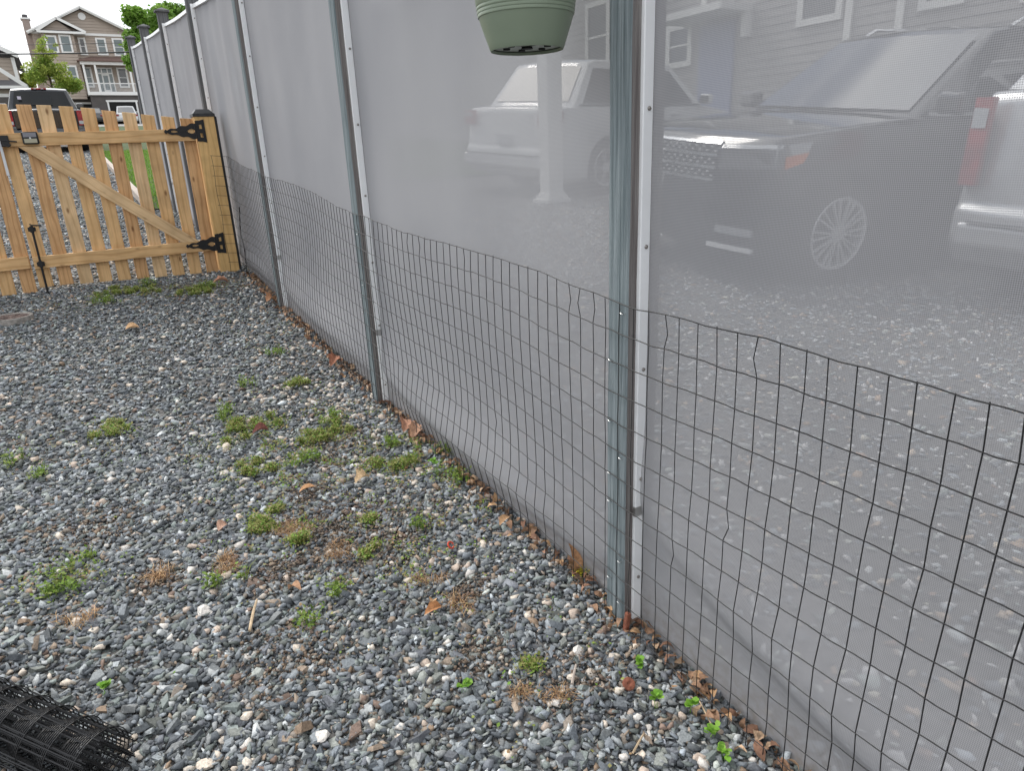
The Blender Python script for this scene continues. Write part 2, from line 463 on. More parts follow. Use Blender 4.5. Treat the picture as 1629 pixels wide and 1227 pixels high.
# ------------------------------------------------------------------ gravel
def hull(pts):
    bm = bmesh.new()
    for p in pts: bm.verts.new(p)
    bmesh.ops.convex_hull(bm, input=bm.verts)
    bmesh.ops.delete(bm, geom=[v for v in bm.verts if not v.link_faces], context='VERTS')
    bmesh.ops.triangulate(bm, faces=bm.faces)
    bmesh.ops.recalc_face_normals(bm, faces=bm.faces)
    bm.verts.index_update()
    v = np.array([q.co[:] for q in bm.verts]); f = np.array([[q.index for q in fc.verts] for fc in bm.faces])
    bm.free()
    return v, f
def protos(n, k, kind):
    out = []
    for _ in range(n):
        if kind == 'slate':        # broken flake: an irregular polygon above and below
            m_ = int(rng.integers(4, 6)); a = np.linspace(0, 2*PI, m_, endpoint=False)+rng.uniform(-.55, .55, m_)
            rr = rng.uniform(.62, 1.15, m_); s1 = rng.uniform(.72, 1.0); tp = rng.uniform(-.5, .5, 2)
            p = np.concatenate([np.stack([np.cos(a)*rr, np.sin(a)*rr, np.full(m_, -1.)], -1),
                                np.stack([np.cos(a+.12)*rr*s1, np.sin(a+.12)*rr*s1, .75+tp[0]*np.cos(a)+tp[1]*np.sin(a)+rng.uniform(-.12, .12, m_)], -1)])
        else:
            p = rng.normal(size=(k, 3)); p /= np.linalg.norm(p, axis=1)[:, None]; p *= rng.uniform(.85, 1.1, (k, 1))
        out.append(hull(p))
    return out
P_HI = protos(26, 12, 'slate') + protos(8, 15, 'pebble')
P_LO = protos(14, 8, 'slate') + protos(4, 9, 'pebble')
SLATE = np.array([(.135, .15, .165), (.10, .11, .12), (.175, .19, .20), (.215, .23, .235), (.15, .17, .162), (.12, .127, .14), (.26, .27, .27), (.185, .195, .18), (.16, .175, .185)])*1.13
WARM = np.array([(.30, .235, .18), (.26, .19, .135), (.36, .29, .225), (.22, .19, .16), (.25, .18, .145)])
PALE = np.array([(.56, .50, .43), (.62, .585, .54), (.50, .41, .34), (.63, .55, .46)])
def pick_colors(n, pw, pp):
    """pw, pp: probability of warm and pale, arrays"""
    u = rng.random(n); c = SLATE[rng.integers(0, len(SLATE), n)]*np.exp(rng.normal(-.02, .33, (n, 1)))
    wm = u < pw; c[wm] = WARM[rng.integers(0, len(WARM), wm.sum())]*rng.uniform(.7, 1.15, (wm.sum(), 1))
    pl = (u >= pw) & (u < pw+pp); c[pl] = PALE[rng.integers(0, len(PALE), pl.sum())]*rng.uniform(.8, 1.1, (pl.sum(), 1))
    return np.clip(c, 0, .85), pl
def rotmats(yaw, tilt, dirn, roll=None):
    n = len(yaw)
    cz, sz = np.cos(yaw), np.sin(yaw)
    Rz = np.zeros((n, 3, 3)); Rz[:, 0, 0] = cz; Rz[:, 0, 1] = -sz; Rz[:, 1, 0] = sz; Rz[:, 1, 1] = cz; Rz[:, 2, 2] = 1
    ax = np.stack([np.cos(dirn), np.sin(dirn), np.zeros(n)], -1)
    K = np.zeros((n, 3, 3)); K[:, 0, 2] = ax[:, 1]; K[:, 1, 2] = -ax[:, 0]; K[:, 2, 0] = -ax[:, 1]; K[:, 2, 1] = ax[:, 0]
    Rt = np.eye(3)[None] + np.sin(tilt)[:, None, None]*K + (1-np.cos(tilt))[:, None, None]*(K@K)
    return Rt@Rz
def project(P):
    q = P - np.array(CAMP)
    z = q@np.array(fw)
    zz = np.where(z > .05, z, 1e9)
    u = 814.5 + FPX*(q@np.array(rt))/zz; v = 613.5 - FPX*(q@np.array(up))/zz
    u = np.where(z > .05, u, -1e6)
    return u, v, z
def npmesh(name, co, tri, col, mt, attr='stone_color'):
    me = bpy.data.meshes.new(name)
    me.vertices.add(len(co)); me.vertices.foreach_set('co', co.astype(np.float32).ravel())
    k = tri.shape[1]
    me.loops.add(tri.size); me.loops.foreach_set('vertex_index', tri.astype(np.int32).ravel())
    me.polygons.add(len(tri)); me.polygons.foreach_set('loop_start', np.arange(0, tri.size, k, dtype=np.int32))
    at = me.attributes.new(attr, 'FLOAT_COLOR', 'POINT')
    at.data.foreach_set('color', np.concatenate([col, np.ones((len(col), 1))], 1).astype(np.float32).ravel())
    me.materials.append(mt)
    me.update(calc_edges=True)
    return me
def stones_mesh(name, S, P):
    cos, tris, cols, o = [], [], [], 0
    for k in range(len(P)):
        id_ = np.nonzero(S['k'] == k)[0]
        if not len(id_): continue
        v, f = P[k]
        w_ = np.einsum('nij,nkj->nki', S['R'][id_], v[None]*S['s'][id_][:, None, :]) + S['p'][id_][:, None, :]
        n = len(id_)
        cos.append(w_.reshape(-1, 3)); cols.append(np.repeat(S['c'][id_], len(v), 0))
        tris.append((f[None] + (o+np.arange(n)*len(v))[:, None, None]).reshape(-1, 3))
        o += n*len(v)
    return npmesh(name, np.concatenate(cos), np.concatenate(tris), np.concatenate(cols), M['stone'])
def scatter(n, x0, x1, y0, y1, size, P, nslate, pw, pp, accept=None, tilt=.46, hmax=.013, sig=.33):
    x = rng.uniform(x0, x1, n); y = rng.uniform(y0, y1, n)
    if accept is not None:
        k = accept(x, y); x = x[k]; y = y[k]; n = len(x)
    c, pale = pick_colors(n, pw(x, y) if callable(pw) else np.full(n, pw), pp(x, y) if callable(pp) else np.full(n, pp))
    L_ = size*np.exp(rng.normal(0, sig, n)); L_ = np.clip(L_, size*.45, size*2.1)
    s = np.stack([L_, L_*rng.uniform(.36, .78, n), L_*rng.uniform(.11, .30, n)], -1)
    s[pale] = np.stack([L_, L_*rng.uniform(.65, .9, n), L_*rng.uniform(.45, .7, n)], -1)[pale]*.88
    k = rng.integers(0, nslate, n); k[pale] = rng.integers(nslate, len(P), pale.sum())
    R_ = rotmats(rng.uniform(0, 2*PI, n), np.abs(rng.normal(0, tilt, n))+(rng.random(n) < .12)*rng.uniform(.2, .7, n), rng.uniform(0, 2*PI, n))
    z = tz(x, y) + rng.uniform(-.004, hmax, n)*np.clip(1.2-L_/size*.25, .4, 1.2)
    return dict(p=np.stack([x, y, z], -1), s=s, R=R_, c=c, k=k, L=L_)
def cat(*S):
    return {k: np.concatenate([s[k] for s in S]) for k in S[0]}
def sub(S, m_):
    return {k: v[m_] for k, v in S.items()}
BARE = [(-.52, 1.93, .16), (-.62, 2.12, .14), (-.80, 1.98, .12), (-.45, 1.35, .10), (-.35, 1.60, .07), (-.60, 2.45, .10), (-.35, 2.75, .22), (-1.15, 2.15, .09)]
def bare_density(x, y):
    d = np.ones_like(x)
    for (bx, by, br) in BARE:
        d = np.minimum(d, np.clip(np.hypot(x-bx, y-by)/br, .55, 1))
    return d
def infr(margin):
    def f_(x, y):
        u, v, z = project(np.stack([x, y, tz(x, y)], -1))
        ok = (u > -margin) & (u < 1629+margin) & (v < 1227+margin) & (v > -50) & (z > .05)
        return ok & (rng.random(len(x)) < bare_density(x, y))
    return f_
pwf = lambda x, y: .058 + .05*np.clip(1-np.abs(x+.05)/.45, 0, 1) + .05*np.clip(1-np.hypot(x+.55, y-2.0)/.6, 0, 1)
ppf = lambda x, y: .019 + .032*np.clip(1-np.abs(x+.12)/.5, 0, 1) + .16*np.clip(1-np.hypot(x+.22, y-3.35)/.45, 0, 1) + .022*np.clip(1-y/2.2, 0, 1)
yard_ok = infr(160); KX0 = -.40
S0 = scatter(36000, -1.9, .035, .5, 3.4, .0085, P_LO, 14, lambda x, y: .08+.35*(bare_density(x, y) < .98), .03, yard_ok, hmax=.006)
S1 = scatter(47000, -2.0, .035, .45, 3.2, .0150, P_HI, 26, pwf, ppf, yard_ok)
S1b = scatter(34000, -2.4, .035, 3.2, 6.5, .0150, P_HI, 26, pwf, ppf, yard_ok)
far_ok = lambda x, y: (~infr(160)(x, y)) | ((x < -2.0) & (y < 3.2)) | ((x < -2.4) & (y >= 3.2))
S2 = scatter(24000, -5.0, .03, -.6, 6.6, .023, P_LO, 14, .09, .05, far_ok)
S3 = scatter(20000, -3.2, -.02, 6.5, 14.5, .021, P_LO, 14, .07, .07, lambda x, y: ~((x > -.36) & (y > 11)))
big = scatter(560, -2.0, -.02, .5, 3.4, .027, P_HI, 26, .06, .10, yard_ok, hmax=.016, sig=.16)
S5 = scatter(17000, -3.6, KX0, 14.5, 27, .032, P_LO, 14, .06, .10, hmax=.02)
crumbs = []
for (bx, by, br_) in BARE + [(-.9, 1.6, .2), (-.25, 1.15, .12), (-.62, 2.25, .2), (-1.3, 2.6, .2), (-.4, 2.1, .25), (-.5, 5.7, .4)]:
    q_ = scatter(int(680*br_/.12), bx-br_, bx+br_, by-br_*.8, by+br_*.8, .0062, P_LO, 14, 1.0, 0, lambda x, y: (np.hypot(x-bx, (y-by)*1.25) < br_*np.sqrt(rng.random(len(x)))*1.1+.01) & (x < -.02), hmax=.024)
    q_['c'] *= rng.uniform(.45, .95, (len(q_['c']), 1)); crumbs.append(q_)
HI = cat(S1, S1b, big)
u_, v_, z_ = project(HI['p'])
vis = (u_ > 5) & (u_ < 1624) & (v_ < 1222) & (HI['p'][:, 0] < -.02)
score = np.where(vis, HI['L']/z_, 0)
top = np.argsort(-score)[:298]
msk = np.zeros(len(score), bool); msk[top] = True
PM = []
for v, f in P_HI:
    me = bpy.data.meshes.new('stone'); me.from_pydata(v.tolist(), [], f.tolist()); me.materials.append(M['stone1']); PM.append(me)
for i in top:
    o = link('stone', PM[HI['k'][i]], ground)
    mm = Matrix(HI['R'][i].tolist()) @ Matrix.Diagonal(Vector(HI['s'][i]))
    mm = mm.to_4x4(); mm.translation = Vector(HI['p'][i]) + Vector((0, 0, .003))
    o.matrix_local = mm
    o.color = (*HI['c'][i], 1)
g = link('gravel', stones_mesh('gravel', sub(HI, ~msk), P_HI), ground); tag(g, kind='stuff')
g = link('gravel', stones_mesh('gravel', cat(S0, S2, S3, S5, *crumbs), P_LO), ground); tag(g, kind='stuff')
# the neighbour's lot behind the mesh: paler, larger gravel
S4 = scatter(40000, .06, 6.5, -1.5, 8.5, .0185, P_LO, 14, .12, .20, lambda x, y: (x < 1.2+.95*(y+1.5)) , tilt=.3)
S4['c'] = np.clip(S4['c']*1.6, 0, .62)
g = link('gravel', stones_mesh('gravel', S4, P_LO), ground); tag(g, kind='stuff')

# lawn, kerb and road beyond the gate
KX = -.33
lawn = link('lawn', gridmesh('lawn', np.array([KX+.04, -.2, 0, 1, 3, 6, 9, 14]), np.concatenate([[12.4], np.arange(13, 30, 1), [40, 55, 70]]), None, M['lawn'], .03))
tag(lawn, 'sunlit lawn beyond the gate', kind='structure')
lawn2 = link('lawn', gridmesh('lawn', np.array([KX+.04, -.2, -.08]), np.arange(10.6, 12.5, .3), None, M['lawn'], .03)); tag(lawn2, 'grass strip at the foot of the fence', kind='structure')
road = link('road', gridmesh('road', np.array([-60, -20, -4, 0, 8, 20, 60]), np.array([71, 74, 78, 82, 86]), None, M['road'], .035)); tag(road, 'pale road in front of the house', kind='structure')
kb = MB()
seg = 2.4; yy = 10.6; q = 0
kerb = None
kroot = thing('kerb_edging', 'weathered timber edging between gravel drive and lawn', 'edging', (KX, 10.6, gz(KX, 10.6)))
while yy < 30:
    a = Vector((0, yy-10.6, gz(KX, yy)-gz(KX, 10.6)+.05)); b_ = Vector((0, yy+seg-.02-10.6, gz(KX, yy+seg)-gz(KX, 10.6)+.05))
    MB().bar(a, b_, .085, .12).build('timber', M['kerb'], kroot, bevel=.006)
    yy += seg
def blades(n, xy, h, wd, cols, spread=.5, droop=.4):
    """n grass blades: 2 quads each (bent)"""
    x, y = xy
    n = len(x)
    a = rng.uniform(0, 2*PI, n); hh = h*rng.uniform(.5, 1.2, n); ww = wd*rng.uniform(.6, 1.3, n)
    z = tz(x, y)
    lean = rng.uniform(0, spread, n)*hh; la = rng.uniform(0, 2*PI, n)
    dx, dy = np.cos(a)*ww/2, np.sin(a)*ww/2
    mxx, my = x+np.cos(la)*lean*.4, y+np.sin(la)*lean*.4
    tx, ty = x+np.cos(la)*lean, y+np.sin(la)*lean
    v = np.stack([np.stack([x-dx, y-dy, z], -1), np.stack([x+dx, y+dy, z], -1), np.stack([mxx+dx*.8, my+dy*.8, z+hh*.6], -1),
                  np.stack([mxx-dx*.8, my-dy*.8, z+hh*.6], -1), np.stack([tx+dx*.1, ty+dy*.1, z+hh*(1-droop*.3)], -1), np.stack([tx-dx*.1, ty-dy*.1, z+hh*(1-droop*.3)], -1)], 1)
    f = np.array([[0, 1, 2, 3], [3, 2, 4, 5]])[None] + (np.arange(n)*6)[:, None, None]
    c = cols[rng.integers(0, len(cols), n)]*rng.uniform(.7, 1.25, (n, 1))
    return v.reshape(-1, 3), f.reshape(-1, 4), np.repeat(c, 6, 0)
GRASS = np.array([(.17, .33, .045), (.22, .38, .06), (.13, .26, .04), (.28, .40, .09)])
n = 26000
gx = rng.uniform(KX+.04, 2.2, n); gy = rng.uniform(10.6, 26, n)
k = ~((gx > -.05) & (gy < 12.3)); gx = gx[k]; gy = gy[k]
v, f, c = blades(n, (gx, gy), .07, .010, GRASS)
v[:, 2] += .02
tag(link('grass', npmesh('grass', v, f, c, M['leaf'], 'leaf_color')), 'short bright green lawn grass', 'grass', kind='stuff')

# ------------------------------------------------------------------ privacy fence
def crease(i, s, h):
    """how far the cloth of bay i bellies out at height h above its foot"""
    s = np.asarray(s, float); h = np.asarray(h, float)
    zc = [.20, .20, .15, .15, .135, .12, .12, .12][i] + [.02, .27, .06, .03, .03, .02, .02, .02][i]*np.exp(-(1-s)/.25) + .010*np.sin(3*s+i*1.7)
    edge = np.sin(PI*np.clip(s, 0, 1))**(.5 if i != 1 else .6)
    dq = h-zc
    ca = [.05, .060, .060, .050, .046, .04, .04, .04][i]
    return -ca*edge*(np.exp(-(np.clip(dq, 0, None)/.16)**1.9)*(dq > 0) + (.5+.5*np.cos(PI*np.clip(-dq/(.115 if i == 1 else .080), 0, 1)))*(dq <= 0))
PY = [-2.44, -.61, 1.231, 3.087, 4.93, 6.67, 8.50, 10.33, 12.16]       # near edge of each post
TOPZ = {-2.44: 1.69, -.61: 1.83, 1.231: 1.97, 3.087: 2.115, 4.93: 2.262, 6.67: 2.394, 8.50: 2.5375, 10.33: 2.671, 12.16: 2.81}
fence = thing('privacy_fence', 'long grey mesh privacy fence on wooden posts along the gravel yard', 'fence', (0, 0, 0))
PW = .075
def post_mesh(y, z0, z1, dark):
    b = MB(); nz_ = 14
    x0, x1 = -.058, .043
    vs, fs, mi = [], [], []
    ring = [(x0+.004, 0), (x0, .006), (x0, PW-.006), (x0+.004, PW), (x1-.004, PW), (x1, PW-.004), (x1, .004), (x1-.004, 0)]
    for k in range(nz_+1):
        z = z0 + (z1-z0)*k/nz_
        for (px, py) in ring:
            vs.append((px+random.uniform(-.0012, .0012), py+random.uniform(-.0012, .0012), z-z0))
    nr = len(ring)
    for k in range(nz_):
        for j in range(nr):
            fs.append((k*nr+j, k*nr+(j+1) % nr, (k+1)*nr+(j+1) % nr, (k+1)*nr+j))
            mi.append(0 if j in (0, 1, 2) else 1)
    fs.append(tuple(range(nr*nz_, nr*nz_+nr))); mi.append(1)
    b.v = vs; b.f = fs; b.mi = mi
    return b
for i, y in enumerate(PY):
    z0 = gz(-.02, y)-.25; z1 = TOPZ[y]+.11
    dark = y > 6
    p = post_mesh(y, z0, z1, dark).build('post', [M['postdark'], M['postdark']] if dark else [M['postfront'], M['postside']], fence, loc=(0, y, z0))
    cp = MB()
    cp.box((-.007, PW/2, z1-z0+.006), (.136, .115, .018))
    cp.add([(-.062, PW/2-.052, z1-z0+.015), (.058, PW/2-.052, z1-z0+.015), (.058, PW/2+.052, z1-z0+.015), (-.062, PW/2+.052, z1-z0+.015), (-.002, PW/2, z1-z0+.045)],
           [(0, 1, 4), (1, 2, 4), (2, 3, 4), (3, 0, 4)])
    cp.build('post_cap', M['postdark'], p, loc=(0, 0, 0))
    # aluminium strip on the near side face of the post, with screws and a short lower piece
    zb = gz(-.02, y)+.0; zt = TOPZ[y]
    cut = zb+.36
    st = MB()
    prof = [(-.0305, .002), (-.0305, -.0085), (-.0285, -.0105), (-.003, -.0105), (-.001, -.0085), (-.001, .002)]
    fn = lambda pz, t_: (pz[0], pz[1], t_)
    st.prism(prof, fn, cut+.012-zb, zt-zb)
    st.prism([(a, b*.75-.0005) for a, b in prof], fn, 0., cut-zb)
    sobj = st.build('trim_strip', M['alu'], fence, loc=(0, y, zb))
    MB().box((-.0158, -.0062, cut-zb+.006), (.0305, .009, .028)).build('strip_clip', M['zinc'], sobj)
    zz = .10 + .03*(i % 3)
    while zz < zt-zb-.05:
        MB().lathe([(.0052, 0), (.0048, .0025), (.003, .004)], 8, axis='y').build('screw', M['steel'], sobj, loc=(-.0135, -.0102 if zz > cut-zb else -.0080, zz), rot=(PI, 0, 0))
        zz += .30
for i in range(len(PY)-1):
    y0, y1 = PY[i]+0.0, PY[i+1]+PW*.6
    ny, nzz = 70, 130
    t0, t1 = TOPZ[PY[i]], TOPZ[PY[i+1]]
    Y = np.linspace(y0+ .001, y1, ny)
    yy_, vv = np.meshgrid(Y, np.linspace(0, 1, nzz)**1.0)
    s = (yy_-y0)/(y1-y0)
    zt = t0-.018 + (t1-t0)*s - .013*np.sin(PI*s)
    zb = np.interp(yy_, KY, KZ)-.012
    z = zb+(zt-zb)*vv
    h = z-zb
    ph = i*1.7
    edge = np.sin(PI*np.clip(s, 0, 1))**.5
    x = .004*np.sin(2*PI*(s*1.3+.12*vv)+ph)*edge
    amp = [0, .6, .4, .8, 2.2, 1.6, 1.6, 1.6][i]
    # soft hanging folds
    x += amp*.0045*edge*np.sin(2*PI*(3.1*s+.35*vv)+ph*2)*np.exp(-((vv-.55)/.35)**2)
    x += amp*.0035*edge*np.sin(2*PI*(5.3*s-.5*vv)+ph)*np.exp(-((vv-.75)/.3)**2)
    # the crease near the ground, where the cloth bellies out and tucks in again
    x += crease(i, s, h)
    co = np.stack([x, yy_, z], -1).reshape(-1, 3)
    a = np.arange((ny-1)*(nzz-1)); r_ = a//(ny-1); c_ = a % (ny-1); a = r_*ny+c_
    f = np.stack([a, a+1, a+ny+1, a+ny], -1)
    me = bpy.data.meshes.new('screen_panel'); me.from_pydata(co.tolist(), [], f.tolist()); me.materials.append(M['screen'])
    me.polygons.foreach_set('use_smooth', [True]*len(me.polygons))
    me.attributes.new('height', 'FLOAT', 'POINT').data.foreach_set('value', h.astype(np.float32).ravel())
    link('screen_panel', me, fence)
    tr = MB()
    pts = [Vector((-.004, y_, t0-.012+(t1-t0)*((y_-y0)/(y1-y0))-.013*math.sin(PI*(y_-y0)/(y1-y0)))) for y_ in np.linspace(y0+.004, PY[i+1]-.011, 12)]
    for a_, b_ in zip(pts[:-1], pts[1:]):
        tr.bar(a_, b_, .024, .026)
    tr.build('top_trim', M['alu'], fence)

# ------------------------------------------------------------------ welded wire mesh along the fence
wf = thing('wire_mesh_fence', 'black welded wire mesh stapled low along the grey privacy fence', 'wire fence', (-.05, 1.2, gz(-.05, 1.2)))
WO = Vector(wf.location)
def wx(y, h):
    # distance from the cloth: tight at the posts, slack between
    ypost = np.array(PY)+PW/2
    k = int(np.clip(np.searchsorted(ypost, y)-1, 0, len(PY)-2))
    s = (y-ypost[k])/(ypost[k+1]-ypost[k]); s = min(max(s, 0), 1)
    fl = math.sin(PI*s)
    x = -.061 + fl*(.010 + .014*math.sin(2.2*h*3+k*1.9+y) - .010*math.sin(y*3.3+h*5))*.8
    cl = float(crease(k, s, h+.012))-.019
    return min(x, cl)
def wzoff(y, row):
    d = .009*math.sin(2.4*y+row*.35) + .004*math.sin(5.7*y+1.3+row*.2) + .0014*math.sin(61*y+row*2.1)+.0012*math.sin(97*y+row*1.3)
    if row == 12: d += .002*math.sin(9*y)+.0015*math.sin(23*y+2)
    k = (y-1.23)/1.85
    return d + .018*math.sin(2*PI*k)*(1-row/12)
ROWH = .0762; NROW = 12; VS = .0508
Y_END = 6.085
nv = 140
ycol = [Y_END - i*VS for i in range(nv)]
def wbase(y):
    return float(np.interp(y, KY, KZ)) if y > 1.214 else -.125+.012*(y-1.214)
def wpt(y, row, jy=0):
    h = row*ROWH
    return Vector((wx(y, h), y+jy, wbase(y)+.012+h+wzoff(y, row))) - WO
coljit = [random.uniform(-.004, .004)*(1 if ycol[i] < 1.2 else .8) for i in range(nv)]
bent = {random.randrange(nv) for _ in range(34)}
for i in range(nv):
    pts = []
    bd = random.choice((-1, 1))*random.uniform(.005, .011) if i in bent else 0
    br = random.choice((11, 11, 6, 4))
    for r_ in range(NROW+1):
        pts.append(wpt(ycol[i]+coljit[i]*(r_/12), r_, random.uniform(-.0022, .0022)))
        if bd and r_ == br:
            pts.append(wpt(ycol[i]+coljit[i]*(r_/12), r_+.45, bd))
    z = pts[0].copy(); z.z = gz(-.05, ycol[i])-WO.z-.005 if ycol[i] > .75 else z.z-.03
    MB().tube([z]+pts, .00135, 4, cap=False).build('vertical_wire', M['wire'], wf, fix=False)
ypath = np.arange(ycol[-1]-.02, Y_END+.001, VS/1.0)[::-1]
for r_ in range(NROW+1):
    pts = []
    # wraps round onto the face of the gate post
    zb = np.interp(Y_END, KY, KZ)+.012+r_*ROWH
    pts += [Vector((-.165+.004*math.sin(r_*1.7), Y_END+.028, zb+.01))-WO, Vector((-.105, Y_END+.032, zb+.004))-WO, Vector((-.066, Y_END+.02, zb))-WO]
    for y in ypath:
        pts.append(wpt(y, r_) + Vector((-.0022, 0, 0)))
    MB().tube(pts, .00135, 4, cap=False).build('horizontal_wire', M['wire'], wf, fix=False)
xw = -.155
MB().tube([Vector((xw+.005*math.sin(k*1.3), Y_END+.026, np.interp(Y_END, KY, KZ)+.02+k*ROWH))-WO for k in range(13)], .0014, 4, cap=False).build('vertical_wire', M['wire'], wf, fix=False)
# loose strand hanging by the gate post
MB().tube([Vector((-.055+.006*math.sin(k), 5.98-.012*k+.01*math.sin(k*2.), .30+.095*k-.004*k*k))-WO for k in range(10)][::-1], .003, 4).build('loose_wire', M['wire'], wf)
for y in PY[1:5]:
    for k in range(1, 13, 1):
        if random.random() < .55:
            yy = y+random.choice((.014, .058)); zz = np.interp(yy, KY, KZ)+.012+k*ROWH+random.uniform(-.03, .0)
            pts = [Vector((-.058, yy-.004, zz)), Vector((-.0655, yy-.004, zz)), Vector((-.0665, yy, zz+.001)), Vector((-.0655, yy+.004, zz+.002)), Vector((-.058, yy+.004, zz+.002))]
            MB().tube([p-WO for p in pts], .0009, 4).build('staple', M['zinc'], wf, fix=False)

# ------------------------------------------------------------------ gate
GY = 6.16
def plank_mesh(name, L_, wd, t_, mt, top=0., bev=.0025):
    b = MB()
    p = [(-wd/2, 0), (wd/2, 0), (wd/2, L_+top), (-wd/2, L_)]
    b.prism(p, lambda q, s: (q[0], s, q[1]), -t_/2, t_/2)
    return b.mesh(name, mt, bevel=bev, seg=1)
woods = [M['pine'], M['pine2'], M['pine3'], M['pine']]
def gate_leaf(x_r, x_l, tops, label, hinge_right):
    root = thing('wooden_gate', label, 'gate', (x_l, GY, gz(x_l, GY)))
    o = Vector(root.location)
    n = len(tops); wd = .089
    stepx = (x_r-x_l-wd)/(n-1)
    for k in range(n):
        zb = gz(x_l, GY)+.045-.004*k+random.uniform(-.005, .004)
        ll = tops[k]-zb
        sl = (tops[min(k+1, n-1)]-tops[max(k-1, 0)])/2*.6
        link('picket', plank_mesh('picket', ll, wd, .018, woods[(k*7+3) % 4], top=sl), root,
             Vector((x_l+wd/2+k*stepx, GY+.052+random.uniform(-.002, .002), zb))-o, (random.uniform(-.004, .004), random.uniform(-.004, .006), 0))
    for zc, nm in ((1.379, 'rail'), (.528, 'rail')):
        L_ = x_r-x_l-.004
        link(nm, plank_mesh(nm, L_, .088, .038, M['pine']), root, Vector((x_l+.002, GY+.022, zc-.004))-o, (0, R(90)-.006, 0))
    return root, o
T_R = [1.612, 1.608, 1.605, 1.598, 1.587, 1.568, 1.555, 1.538, 1.523, 1.507]
g1, o1 = gate_leaf(-.237, -1.492, T_R, 'wooden picket gate leaf with diagonal brace and black strap hinges', True)
a = Vector((-1.375, GY+.020, 1.30)); b = Vector((-.335, GY+.020, .605))
d = b-a
def brace(root, o, q):
    a = (Vector(q[0])+Vector(q[1]))/2; b = (Vector(q[2])+Vector(q[3]))/2; d = b-a
    ang = math.atan2(d.x, d.z); ca, sa = math.cos(ang), math.sin(ang)
    bb = MB(); P2 = []
    for p in q:
        w_ = Vector(p)-a; P2.append((w_.x*ca-w_.z*sa, w_.x*sa+w_.z*ca))
    bb.prism(P2, lambda p, t_: (p[0], t_, p[1]), -.017, .017)
    link('brace', bb.mesh('brace', M['pine2'], bevel=.0025, seg=1), root, a-o, (0, ang, 0))
brace(g1, o1, [(-1.405, GY+.019, 1.330), (-1.262, GY+.019, 1.330), (-.345, GY+.019, .570), (-.475, GY+.019, .570)])
T_L = [1.59, 1.60, 1.61, 1.615, 1.62, 1.62, 1.62, 1.618, 1.615, 1.612]
g2, o2 = gate_leaf(-1.514, -2.769, T_L, 'second wooden picket gate leaf meeting the braced one, cut off by the left edge', False)
a = Vector((-1.62, GY+.020, 1.30)); b = Vector((-2.66, GY+.020, .605)); d = b-a
brace(g2, o2, [(-1.60, GY+.019, 1.330), (-1.74, GY+.019, 1.330), (-2.66, GY+.019, .570), (-2.53, GY+.019, .570)])
def strap_hinge(zc, root, o):
    """pierced ornamental tee hinge: tapering strap on the rail, plate on the post"""
    h = MB(); yf = GY-.001; th = .004
    fn = lambda p, s: (p[0]-o.x, s-o.y, p[1]-o.z)
    x0, x1 = -.455, -.232
    def strap_edge(t_):
        return .013 + .045*t_ + .005*math.sin(t_*16)
    N_ = 18
    outer_t = []; outer_b = []
    for k in range(N_+1):
        t_ = k/N_
        xx = x0+.03+(x1-x0-.03)*t_
        outer_t.append((xx, zc+strap_edge(t_))); outer_b.append((xx, zc-strap_edge(t_)))
    # two rims and webs leave tear-drop holes through which the wood shows
    for k in range(N_):
        t_ = (k+.5)/N_
        hole = max(0, math.sin(t_*PI*3-.2))*(.006+.013*t_)
        for sgn in (1, -1):
            p = [(outer_t[k][0], zc+sgn*hole), (outer_t[k+1][0], zc+sgn*hole), (outer_t[k+1][0], zc+sgn*(outer_t[k+1][1]-zc)), (outer_t[k][0], zc+sgn*(outer_t[k][1]-zc))]
            h.prism(p, fn, yf-th, yf)
    tip = [(x0, zc), (x0+.012, zc+.017), (x0+.022, zc+.008), (x0+.032, zc+.011), (x0+.032, zc-.011), (x0+.022, zc-.008), (x0+.012, zc-.017)]
    h.prism(tip, fn, yf-th, yf)
    hh = h.build('hinge', M['black'], root)
    k2 = MB()
    # post plate: framed trapezoid with two openings
    px0, px1 = -.225, -.158
    for zz0, zz1 in ((.086, .052), (.018, -.018), (-.052, -.086)):
        k2.prism([(px0, zc+zz0*.8), (px1, zc+zz0), (px1, zc+zz1), (px0, zc+zz1*.8)], fn, yf-th, yf)
    for xx in ((px0, px0+.026), (px1-.022, px1)):
        k2.prism([(xx[0], zc+.075), (xx[1], zc+.078), (xx[1], zc-.078), (xx[0], zc-.075)], fn, yf-th-.0006, yf-.0004)
    k2.build('hinge_plate', M['black'], hh)
    MB().tube([Vector((-.229, yf-.004, zc+s*.055))-o for s in (1, -1)], .007, 8).build('hinge_pin', M['black'], hh)
    sc_ = MB()
    for xx, zz in ((-.41, 0), (-.33, 0), (-.262, .028), (-.262, -.028)):
        sc_.lathe([(.006, 0), (.004, .003)], 8, (xx-o.x, yf-.0075-o.y, zc+zz-o.z), axis='y')
    sc_.build('hinge_screws', M['black'], hh)
strap_hinge(1.408, g1, o1)
strap_hinge(.540, g1, o1)
# solar lamp on the rail
lm = MB().box((-1.318-o1.x, GY-.014-o1.y, 1.385-o1.z), (.098, .034, .082)).build('gate_light', M['black'], g1, bevel=.008)
MB().box((-1.318-o1.x, GY-.033-o1.y, 1.405-o1.z), (.078, .006, .030)).build('light_panel', M['solar'], lm)
MB().box((-1.318-o1.x, GY-.033-o1.y, 1.366-o1.z), (.076, .006, .028), ).build('light_diffuser', M['lens'], lm)
MB().lathe([(.006, 0), (.005, .004)], 10, (-1.318-o1.x, GY-.036-o1.y, 1.384-o1.z), axis='y').build('light_button', M['plate'], lm)
